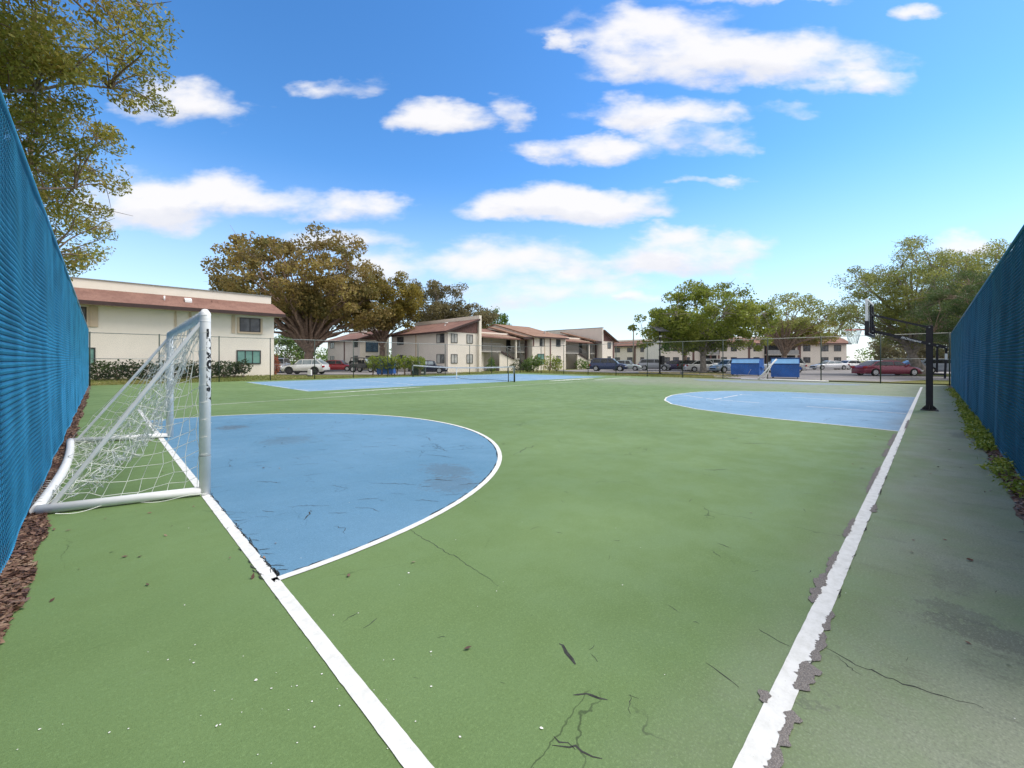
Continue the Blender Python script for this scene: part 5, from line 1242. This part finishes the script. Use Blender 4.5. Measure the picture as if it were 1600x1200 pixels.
# ------------------------------------------------------------------ dumpsters
def dumpster(loc, rz, Wd, label, stick=False, group='blue dumpsters'):
    """front (towards the court) is local -X, width along local Y"""
    root = empty('dumpster', (*loc, 0), rz, label, 'dumpster', group)
    h0, h1, dp = 1.16, 1.62, 1.5
    mb = MB(); V = [(0, 0, 0.12), (0, Wd, 0.12), (0, Wd, h0), (0, 0, h0), (dp, 0, 0.12), (dp, Wd, 0.12), (dp, Wd, h1), (dp, 0, h1), (0.34, 0, h1), (0.34, Wd, h1)]
    mb.add(V, [(0, 1, 2, 3), (4, 7, 6, 5), (0, 4, 5, 1), (3, 2, 9, 8), (8, 9, 6, 7), (0, 3, 8, 7, 4), (1, 5, 6, 9, 2)]); body = mb.build('body', M['dumpster'], root, 0.015)
    d = np.array((0.34, 0, h1 - h0)); d /= np.linalg.norm(d); nn = np.array((-d[2], 0, d[0]))
    mb = MB(); c0 = np.array((0, 0.05, h0)) + d * 0.04 + nn * 0.004; c1 = c0 + d * 0.46
    P = [c0, c0 + (0, Wd - 0.1, 0), c1 + (0, Wd - 0.1, 0), c1]; V = [tuple(p) for p in P] + [tuple(p + nn * 0.025) for p in P]
    mb.add(V, [(0, 1, 2, 3), (7, 6, 5, 4), (0, 4, 5, 1), (1, 5, 6, 2), (2, 6, 7, 3), (3, 7, 4, 0)]); mb.build('front_panel', M['dumplid'], root, 0.006)
    mb = MB(); mb.box(0.28, dp + 0.06, -0.05, Wd / 2 - 0.012, h1 + 0.004, h1 + 0.06); mb.build('lid', M['dumprim'], root, 0.01)
    mb = MB(); mb.box(0.28, dp + 0.06, Wd / 2 + 0.012, Wd + 0.05, h1 + 0.004, h1 + 0.06); mb.build('lid', M['dumprim'], root, 0.01)
    mb = MB(); mb.box(-0.03, -0.002, -0.02, Wd + 0.02, h0 - 0.04, h0 + 0.03); mb.build('front_rim', M['dumprim'], root)
    for y in (-0.13, Wd + 0.002):
        mb = MB(); mb.box(0.30, 1.2, y, y + 0.128, 0.72, 0.90); mb.build('lifting_sleeve', M['dumpster'], root, 0.01)
    mb = MB()
    for x in (0.12, dp - 0.12):
        for y in (0.12, Wd - 0.12): mb.cyl((x, y, 0.06), 0.06, 'y', 0.05, 10)
    mb.build('caster', M['plastic'], root)
    if stick:
        mb = MB(); mb.bar((-0.012, 0.92, 0.16), (-0.012, 0.68, 0.66), 0.05, 0.012); mb.build('paint_stroke', M['white'], root)
    return root
dumpster((42.9, 11.15), 0.0, 2.42, 'blue dumpster with a white paint stroke low on its front', True)
dumpster((39.25, 7.38), R(11), 1.92, 'plain-fronted blue dumpster nearer the maroon sedan, behind the collapsed goal frame')
dumpster((19.3, 38.4), R(-40), 1.9, 'blue dumpster almost buried in the yellow-green hedge behind the tennis net')

# ------------------------------------------------------------------ lamp post, boxes, poles, stops
root = empty('solar_lamp_post', (43.98, 21.2, 0), R(-20), 'tall black solar lamp post with a battery box and tilted panels, among the parked cars', 'lamp post')
mb = MB(); mb.tube([(0, 0, 0), (0, 0, 4.7)], [0.09, 0.07], 12); mb.build('post', M['black'], root)
mb = MB(); mb.box(-0.16, 0.16, -0.16, 0.16, 0, 0.05); mb.build('base_plate', M['black'], root)
mb = MB(); mb.box(0.09, 0.45, -0.26, 0.26, 1.0, 1.98); mb.build('battery_box', M['black'], root, 0.02)
for (a, c) in ((-0.78, -0.03), (0.03, 0.78)):
    mb = MB(); V = []
    for (y, z) in ((-0.62, 4.62), (0.62, 5.22)):
        V += [(a, y, z), (c, y, z), (c, y, z + 0.05), (a, y, z + 0.05)]
    mb.add(V, [(0, 1, 2, 3), (7, 6, 5, 4), (0, 4, 5, 1), (1, 5, 6, 2), (2, 6, 7, 3), (3, 7, 4, 0)]); mb.build('solar_panel', M['panel'], root)
mb = MB(); mb.bar((-0.6, 0, 4.72), (0.6, 0, 4.72), 0.06); mb.bar((0, 0, 4.6), (0, -0.55, 4.58), 0.05); mb.bar((0, 0, 4.6), (0, 0.5, 5.1), 0.05); mb.build('bracket', M['black'], root)
mb = MB(); mb.box(-0.10, 0.10, -0.24, 0.0, 4.05, 4.22); mb.build('lamp_head', M['white'], root, 0.03)
mb = MB(); mb.box(-0.34, -0.08, -0.12, 0.12, 3.42, 3.62); mb.box(0.08, 0.34, -0.12, 0.12, 3.42, 3.62); mb.build('floodlight', M['white'], root, 0.03)
root = empty('utility_box', (22.9, 36.6, -0.03), R(HR + 8), 'low dark green utility box on the grass in front of the navy sedan', 'utility box')
mb = MB(); mb.box(-0.72, 0.72, -0.45, 0.45, 0.0, 0.70); bd = mb.build('cabinet', M['box_green'], root, 0.02)
mb = MB(); mb.box(-0.75, 0.75, -0.48, 0.48, 0.705, 0.77); mb.build('lid', M['box_green'], root, 0.02)
mb = MB(); mb.box(0.28, 0.55, -0.462, -0.452, 0.20, 0.36); mb.build('label_plate', M['white'], bd)
mb = MB(); mb.box(-0.012, 0.012, -0.458, -0.452, 0.02, 0.69); mb.build('door_seam', M['dark'], bd)
root = empty('utility_pedestal', (13.6, 40.0, 0.0), R(HR), 'small white utility pedestal on the grass in front of the white crossover', 'utility pedestal')
mb = MB(); mb.box(-0.16, 0.16, -0.12, 0.12, 0.10, 0.62); mb.build('cover', M['white'], root, 0.03)
mb = MB(); mb.box(-0.22, 0.22, -0.16, 0.16, 0, 0.10); mb.build('base', M['plastic'], root)
root = empty('utility_pole', (82.0, 45.5, 0), 0, 'thin grey utility pole rising above the distant cream block', 'utility pole')
mb = MB(); mb.tube([(0, 0, 0), (0, 0, 9.2)], [0.16, 0.11], 10); mb.build('pole', M['wood'], root)
mb = MB(); mb.tube([(0, 0, 9.2), (0, 0, 9.6)], [0.09, 0.07], 8); mb.build('cap', M['rail'], root)
stop0 = None
for i, (px_, py_) in enumerate([(45.6, 23.8), (45.2, 21.9), (45.0, 20.2), (44.6, 18.0), (44.2, 16.1), (43.8, 14.4)]):
    if stop0 is None:
        stop0 = empty('wheel_stop', (0, 0, 0.012), 0)
        mb = MB(); mb.prism([(-0.1, 0), (0.1, 0), (0.07, 0.13), (-0.07, 0.13)], 'y', -0.8, 0.8); mb.build('bar', M['yellow'], stop0, 0.01); o = stop0
    else: o = copy_tree(stop0)
    o.location = (px_, py_, 0.012)
    tag(o, 'faded yellow wheel stop in the row between far fence and parked cars', 'wheel stop', 'wheel stops along the car park edge')
# ------------------------------------------------------------------ trees and shrubs
def bez(a, b, c, d, n):
    t = np.linspace(0, 1, n)[:, None]; return (1 - t) ** 3 * a + 3 * t * (1 - t) ** 2 * b + 3 * t * t * (1 - t) * c + t ** 3 * d
def tree(name, loc, label, crowns, leaf, bark, r0=0.35, fork=2.5, limbs=12, clusters=200, cr=0.9, per=150, size=0.22, shell=2.2, dome=0.55,
         spread=0.6, aspect=0.55, group=None, top=None, twigs=True, flat=0.0, extra=None, rise=0.45, cat='tree', trunk_top=None, squash=0.7):
    root = empty(name, (*loc, 0.0), 0, label, cat, group)
    C = []
    vol = np.array([c[3] * c[4] * c[5] for c in crowns]); cnt = np.maximum(4, (clusters * vol / vol.sum()).astype(int))
    for (cx, cy, cz, rx, ry, rz), k in zip(crowns, cnt):
        u = rng.normal(size=(k, 3)); u /= np.linalg.norm(u, axis=1)[:, None]; u[:, 2] = np.where(u[:, 2] < 0, u[:, 2] * dome, u[:, 2])
        # uneven outline: bulges in some directions
        bulge = 1 + 0.13 * np.sin(u[:, 0] * 5 + cx) + 0.11 * np.sin(u[:, 1] * 6 + cz) + 0.10 * np.sin(u[:, 2] * 7 + cy * 2)
        C.append(np.array((cx, cy, cz)) + u * (rng.random((k, 1)) ** (1 / (3 * shell))) * bulge[:, None] * (rx, ry, rz))
    C = np.concatenate(C)
    if extra is not None: C = np.concatenate([C, np.array(extra, float)])
    base = np.zeros(3); f = np.array(trunk_top if trunk_top is not None else (0, 0, fork), float)
    mb = MB()
    flare = [(base - (0, 0, 0.15)), base + (0, 0, 0.25), f * 0.5 + (0.03, 0.05, 0), f]
    mb.tube(flare, [r0 * 1.55, r0 * 1.15, r0 * 0.95, r0 * 0.9], 12)
    # limbs go to spread-out clusters, twigs join the rest
    idx = [int(rng.integers(len(C)))]
    dmin = np.linalg.norm(C - C[idx[0]], axis=1)
    while len(idx) < min(limbs, len(C)):
        j = int(np.argmax(dmin)); idx.append(j); dmin = np.minimum(dmin, np.linalg.norm(C - C[j], axis=1))
    LP = []
    for j in idx:
        e = C[j] * spread + f * (1 - spread) if spread < 1 else C[j]
        e = f + (C[j] - f) * 0.86; L = np.linalg.norm(e - f); h = np.array((e[0] - f[0], e[1] - f[1], 0.0))
        p = bez(f - (0, 0, 0.12), f + h * 0.18 + (0, 0, L * rise), f + (e - f) * 0.62 + (0, 0, L * 0.10) + rng.normal(0, L * 0.05, 3), e, 10)
        p[1:-1] += rng.normal(0, L * 0.010, (8, 3)); LP.append(p)
        ra = r0 * rng.uniform(0.34, 0.55); mb.tube(p, np.linspace(ra, max(0.018, ra * 0.16), 10), 6, False)
    if twigs:
        LA = np.stack(LP)[:, 4:]                          # outer parts of limbs
        for c in C:
            dd = np.linalg.norm(LA - c, axis=2) + 0.35 * np.maximum(0, LA[..., 2] - c[2]); a, q = np.unravel_index(np.argmin(dd), dd.shape)
            s = LA[a, q]; L = np.linalg.norm(c - s)
            if L < 0.15: continue
            p = bez(s, s + (c - s) * 0.3 + (0, 0, L * 0.15), s + (c - s) * 0.7 + rng.normal(0, L * 0.08, 3), c, 6); ra = max(0.012, min(r0 * 0.14, L * 0.022)); mb.tube(p, np.linspace(ra, ra * 0.35, 6), 4, False)
            for w in range(2):
                e = c + rng.normal(0, cr * 0.55, 3); mb.tube([p[4], (p[4] + e) / 2 + rng.normal(0, cr * 0.06, 3), e], [ra * 0.5, ra * 0.4, ra * 0.2], 3, False)
    mb.build('trunk', M[bark], root)
    nn = (per * rng.uniform(0.45, 1.45, len(C))).astype(int)
    rad = cr * rng.uniform(0.6, 1.3, len(C))
    P = np.concatenate([C[i] + ball(nn[i]) * rad[i] * (1, 1, squash) for i in range(len(C))])
    leaf_obj('crown', P, size, M[leaf], root, aspect=aspect, flat=flat)
    return root
def shrub(name, loc, label, blobs, leaf, per=700, size=0.11, cat='shrub', group=None, z=0.0, bark='bark', stems=True):
    root = empty(name, (*loc, z), 0, label, cat, group); P = []; mb = MB()
    for (x, y, zc, rx, ry, rz) in blobs:
        u = rng.normal(size=(per, 3)); u /= np.linalg.norm(u, axis=1)[:, None]
        bl = 1 + 0.12 * np.sin(u[:, 0] * 7 + x * 3) + 0.12 * np.sin(u[:, 2] * 8 + y)
        P.append(np.array((x, y, zc)) + u * rng.random((per, 1)) ** 0.22 * bl[:, None] * (rx, ry, rz))
        for q in range(4): mb.tube([(x + rng.normal(0, 0.05), y + rng.normal(0, 0.05), -0.05), (x + rng.normal(0, rx * 0.3), y + rng.normal(0, ry * 0.3), zc), (x + rng.normal(0, rx * 0.4), y + rng.normal(0, ry * 0.4), zc + rz * 0.6)], [0.03, 0.02, 0.01], 5, False)
    P = np.concatenate(P); P = P[P[:, 2] > 0.02]
    mb.build('stem', M[bark], root); leaf_obj('foliage', P, size, M[leaf], root, aspect=0.6)
    return root
# near tree leaning over the left fence: its boughs reach over the court
tree('shade_tree', (-4.6, 13.2), 'big olive-leaved tree leaning over the left blue fence, nearest to us', [(3.1, -0.5, 9.0, 2.3, 3.2, 2.3), (3.5, 3.0, 6.9, 1.45, 2.4, 1.6), (3.75, 5.5, 5.1, 0.9, 2.3, 1.3), (4.9, 0.9, 8.1, 1.0, 1.0, 0.7), (1.9, 0.6, 7.9, 2.0, 2.6, 1.9), (-0.8, -0.4, 9.0, 3.2, 4.0, 3.0)], 'leaf_near', 'bark', r0=0.20, fork=3.4, limbs=26, clusters=650, cr=0.55, per=240, size=0.09, shell=1.0, dome=1.0, aspect=0.42, squash=0.6, extra=None)
# the great ficus behind the white crossover
tree('ficus_tree', (19.6, 58.0), 'huge bronze-brown spreading tree with many bare rising limbs, behind the white crossover', [(-0.2, -0.2, 10.6, 9.4, 9.4, 7.4), (-4.0, 4.0, 8.2, 5.6, 5.6, 4.2), (3.6, -3.8, 8.2, 5.6, 5.6, 5.0)], 'leaf_ficus', 'bark', r0=0.62, fork=2.4, limbs=90, clusters=430, cr=1.15, per=140, size=0.34, shell=2.4, dome=0.45, rise=0.30)
tree('golden_tree', (29.3, 56.6), 'golden-green tree with a dark trunk in front of the shaded house', [(0.6, -0.6, 9.6, 5.0, 5.0, 4.5), (-2.6, 2.4, 8.0, 3.0, 3.0, 2.6)], 'leaf_gold', 'bark', r0=0.42, fork=3.4, limbs=22, clusters=200, cr=1.05, per=120, size=0.30, shell=1.6, dome=0.7)
tree('bare_tree', (43.5, 60.5), 'grey-brown half bare tree rising behind the roof of the apartment row', [(-1.5, 1.5, 10.4, 5.6, 5.6, 4.6), (3.0, -3.0, 8.6, 4.2, 4.2, 3.0)], 'leaf_grey', 'bark_grey', r0=0.40, fork=3.6, limbs=26, clusters=220, cr=1.1, per=130, size=0.30, shell=1.6)
tree('roof_tree', (57.0, 63.2), 'small leafy green tree peeping over the brown roof in the middle of the row', [(0, 0, 8.6, 3.6, 3.6, 3.0)], 'leaf_green', 'bark', r0=0.3, fork=3.5, limbs=12, clusters=80, cr=1.0, per=90, size=0.32)
tree('green_tree', (49.5, 18.6), 'full fresh green tree in the car park to the right of the solar lamp post', [(0.2, 0.2, 6.1, 6.0, 6.0, 4.3), (-2.9, 2.9, 4.9, 3.6, 3.6, 2.3), (3.2, -3.2, 5.0, 3.4, 3.4, 2.6)], 'leaf_lime', 'bark_grey', r0=0.33, fork=2.0, limbs=26, clusters=330, cr=0.85, per=130, size=0.24, shell=1.5, dome=0.75)
tree('car_park_tree', (62.0, 26.0), 'dark green tree behind the parked white cars, left of the fresh green tree', [(0, 0, 5.6, 4.8, 4.8, 3.0)], 'leaf_green', 'bark', r0=0.34, fork=2.2, limbs=16, clusters=130, cr=0.95, per=110, size=0.27, dome=0.8)
tree('umbrella_tree', (76.0, 16.3), 'airy flat-topped tree with arching limbs behind the dumpsters', [(0.0, 0.0, 8.2, 7.4, 7.4, 3.3), (2.6, -2.6, 5.8, 5.6, 5.6, 1.8)], 'leaf_airy', 'bark', r0=0.42, fork=2.2, limbs=34, clusters=230, cr=0.95, per=62, size=0.26, shell=2.6, dome=0.5)
tree('brown_tree', (84.0, 18.0), 'low tree with brown-gold foliage behind the airy flat-topped one', [(1.2, -1.2, 5.7, 5.0, 5.0, 2.6)], 'leaf_gold', 'bark', r0=0.35, fork=2.0, limbs=16, clusters=110, cr=1.0, per=110, size=0.30, dome=0.5)
tree('feathery_tree', (59.0, 0.6), 'tall feathery olive tree with a leaning grey trunk behind the basketball hoop', [(-0.4, 0.0, 8.2, 5.6, 5.6, 5.4), (-3.2, 4.0, 7.0, 3.6, 3.6, 3.6), (3.2, -4.2, 8.8, 4.4, 4.4, 4.6), (0.5, -0.5, 4.6, 5.0, 5.0, 2.0)], 'leaf_airy', 'bark_grey', r0=0.46, fork=1.6, limbs=52, clusters=540, cr=0.9, per=170, size=0.18, shell=1.3, dome=0.8, aspect=0.4, trunk_top=(-0.5, 0.9, 2.0))
tree('weeping_pine', (48.0, -3.0), 'dense dark green pine bulging over the far end of the dark blue fence', [(0.0, 0.4, 5.2, 3.9, 3.9, 3.0), (-2.6, 1.6, 4.3, 2.3, 2.3, 1.9)], 'leaf_pine', 'bark', r0=0.3, fork=1.5, limbs=18, clusters=300, cr=0.65, per=280, size=0.16, shell=1.4, dome=0.9, aspect=0.16, flat=0.0)
bg = 'background trees beyond the car parks'
for (nm, x, y, lb, rr, hh, lf) in [('background_tree', 24.5, 84.0, 'dull green background tree seen under the huge bronze tree', 5.0, 6.5, 'leaf_green'), ('background_tree', 13.5, 78.0, 'dull green background tree at the right edge of the nearest cream house', 4.5, 6.0, 'leaf_green'),
                                   ('background_tree', 124.0, 76.0, 'low far tree above the distant cream block', 5.5, 7.5, 'leaf_green'), ('background_tree', 128.0, 66.0, 'low far tree at the left edge of the fresh green tree', 5.0, 7.5, 'leaf_green'),
                                   ('background_tree', 104.0, 3.5, 'grey-green far tree right of the long cream block', 5.0, 7.0, 'leaf_grey'), ('background_tree', 92.0, -1.2, 'grey-green far tree behind the bonnet of the maroon sedan', 4.6, 6.0, 'leaf_grey'), ('background_tree', 98.0, -7.5, 'grey-green far tree behind the basketball post', 5.5, 7.5, 'leaf_grey')]:
    tree(nm, (x, y), lb, [(0, 0, hh * 0.56, rr, rr, hh * 0.44)], lf, 'bark', r0=0.25, fork=1.2, limbs=9, clusters=90, cr=1.0, per=70, size=0.36, dome=0.9, group=bg)
# far-off tree line
P = []
for (D, L0, L1, h) in ((150, 28, 130, 6.5), (150, 130, 190, 8.5), (120, -75, -30, 6.0), (165, -20, 40, 5.0)):
    for i in range(int((L1 - L0) / 2.2)):
        x, y = fwd(D + rng.normal(0, 4), L0 + (L1 - L0) * rng.random()); hh = h * rng.uniform(0.6, 1.15)
        P.append(np.array((x, y, hh * 0.5)) + ball(150) * (2.6, 2.6, hh * 0.5))
tag(leaf_obj('tree_line', np.concatenate(P), 0.6, M['leaf_green'], aspect=0.6), 'far-off line of green trees along the horizon', 'tree line', kind='stuff')
# hedges and shrubs
shrub('hedge', (4.9, 36.9), 'clipped dark green hedge along the wall of the nearest cream house', [(x, rng.normal(0, 0.08), 0.66, 0.62, 0.48, 0.60) for x in np.arange(-4.9, 2.0, 0.72)], 'leaf_hedge', 620, 0.13, 'hedge', z=0.15)
shrub('round_bush', (7.75, 36.9), 'dark bush with bare stems at the right-hand end of the clipped hedge', [(0, 0, 0.80, 0.62, 0.5, 0.52), (-0.6, 0.05, 0.7, 0.45, 0.45, 0.5)], 'leaf_hedge', 520, 0.13, z=0.15)
shrub('hedge', (20.6, 37.3), 'bright yellow-green hedge growing over a blue dumpster behind the tennis net', [(-1.5 + 0.55 * i, 1.35 - 0.52 * i + rng.normal(0, .08), 1.22, 0.62, 0.62, 0.68) for i in range(7)], 'leaf_ylw', 900, 0.13, 'hedge')
shrub('bush', (39.6, 36.3), 'dark leafy bush, left of the pair in front of the apartment stairs', [(0, 0, 1.0, 0.95, 0.95, 1.0), (-0.4, 0.5, 0.8, 0.7, 0.7, 0.8), (0.5, -0.4, 1.3, 0.7, 0.7, 0.75)], 'leaf_green', 700, 0.16)
shrub('bush', (43.4, 36.6), 'olive clipped bush, right of the pair in front of the apartment stairs', [(0, 0, 1.1, 1.15, 1.15, 1.05), (0.7, -0.7, 1.0, 0.8, 0.8, 0.95)], 'leaf_ylw', 800, 0.15)
shrub('small_bush', (41.5, 41.0), 'small round dark bush against the pale side wall of the middle house', [(0, 0, 0.65, 0.85, 0.85, 0.7)], 'leaf_hedge', 500, 0.16)
shrub('small_bush', (57.5, 41.6), 'low dark green bush below the second open stair', [(0, 0, 0.8, 1.3, 0.9, 0.9), (1.8, 0, 0.6, 0.9, 0.8, 0.7)], 'leaf_green', 500, 0.2)
shrub('small_bush', (36.8, 41.3), 'small bush beside the parapet wall at the first open stair', [(0.2, 0, 0.55, 0.8, 0.5, 0.6), (0.2, 0, 1.3, 0.5, 0.4, 0.5)], 'leaf_green', 420, 0.15)
shrub('croton_bush', (11.9, 44.5), 'reddish leafy bush at the corner of the nearest cream house', [(0, 0, 0.9, 0.5, 0.6, 0.95)], 'leaf_red', 600, 0.17, z=0.1)
shrub('small_bush', (26.2, 52.2), 'small grey-green bush at the foot of the shaded house, behind the red car', [(3.6, 11.5, 0.6, 1.0, 1.0, 0.7)], 'leaf_grey', 450, 0.2)
# grey board fence far away behind the maroon sedan
root = empty('board_fence', (96.0, 6.0, 0), R(HR), 'low grey wooden board fence behind the maroon sedan', 'fence')
mb = MB()
for i in range(60): mb.box(i * 0.2, i * 0.2 + 0.18, -0.02, 0.02, 0, 1.8 + 0.03 * (i % 3))
mb.build('boards', M['wood'], root)
mb = MB(); mb.box(0, 12, 0.021, 0.07, 0.4, 0.5); mb.box(0, 12, 0.021, 0.07, 1.4, 1.5); mb.build('rail', M['wood'], root)
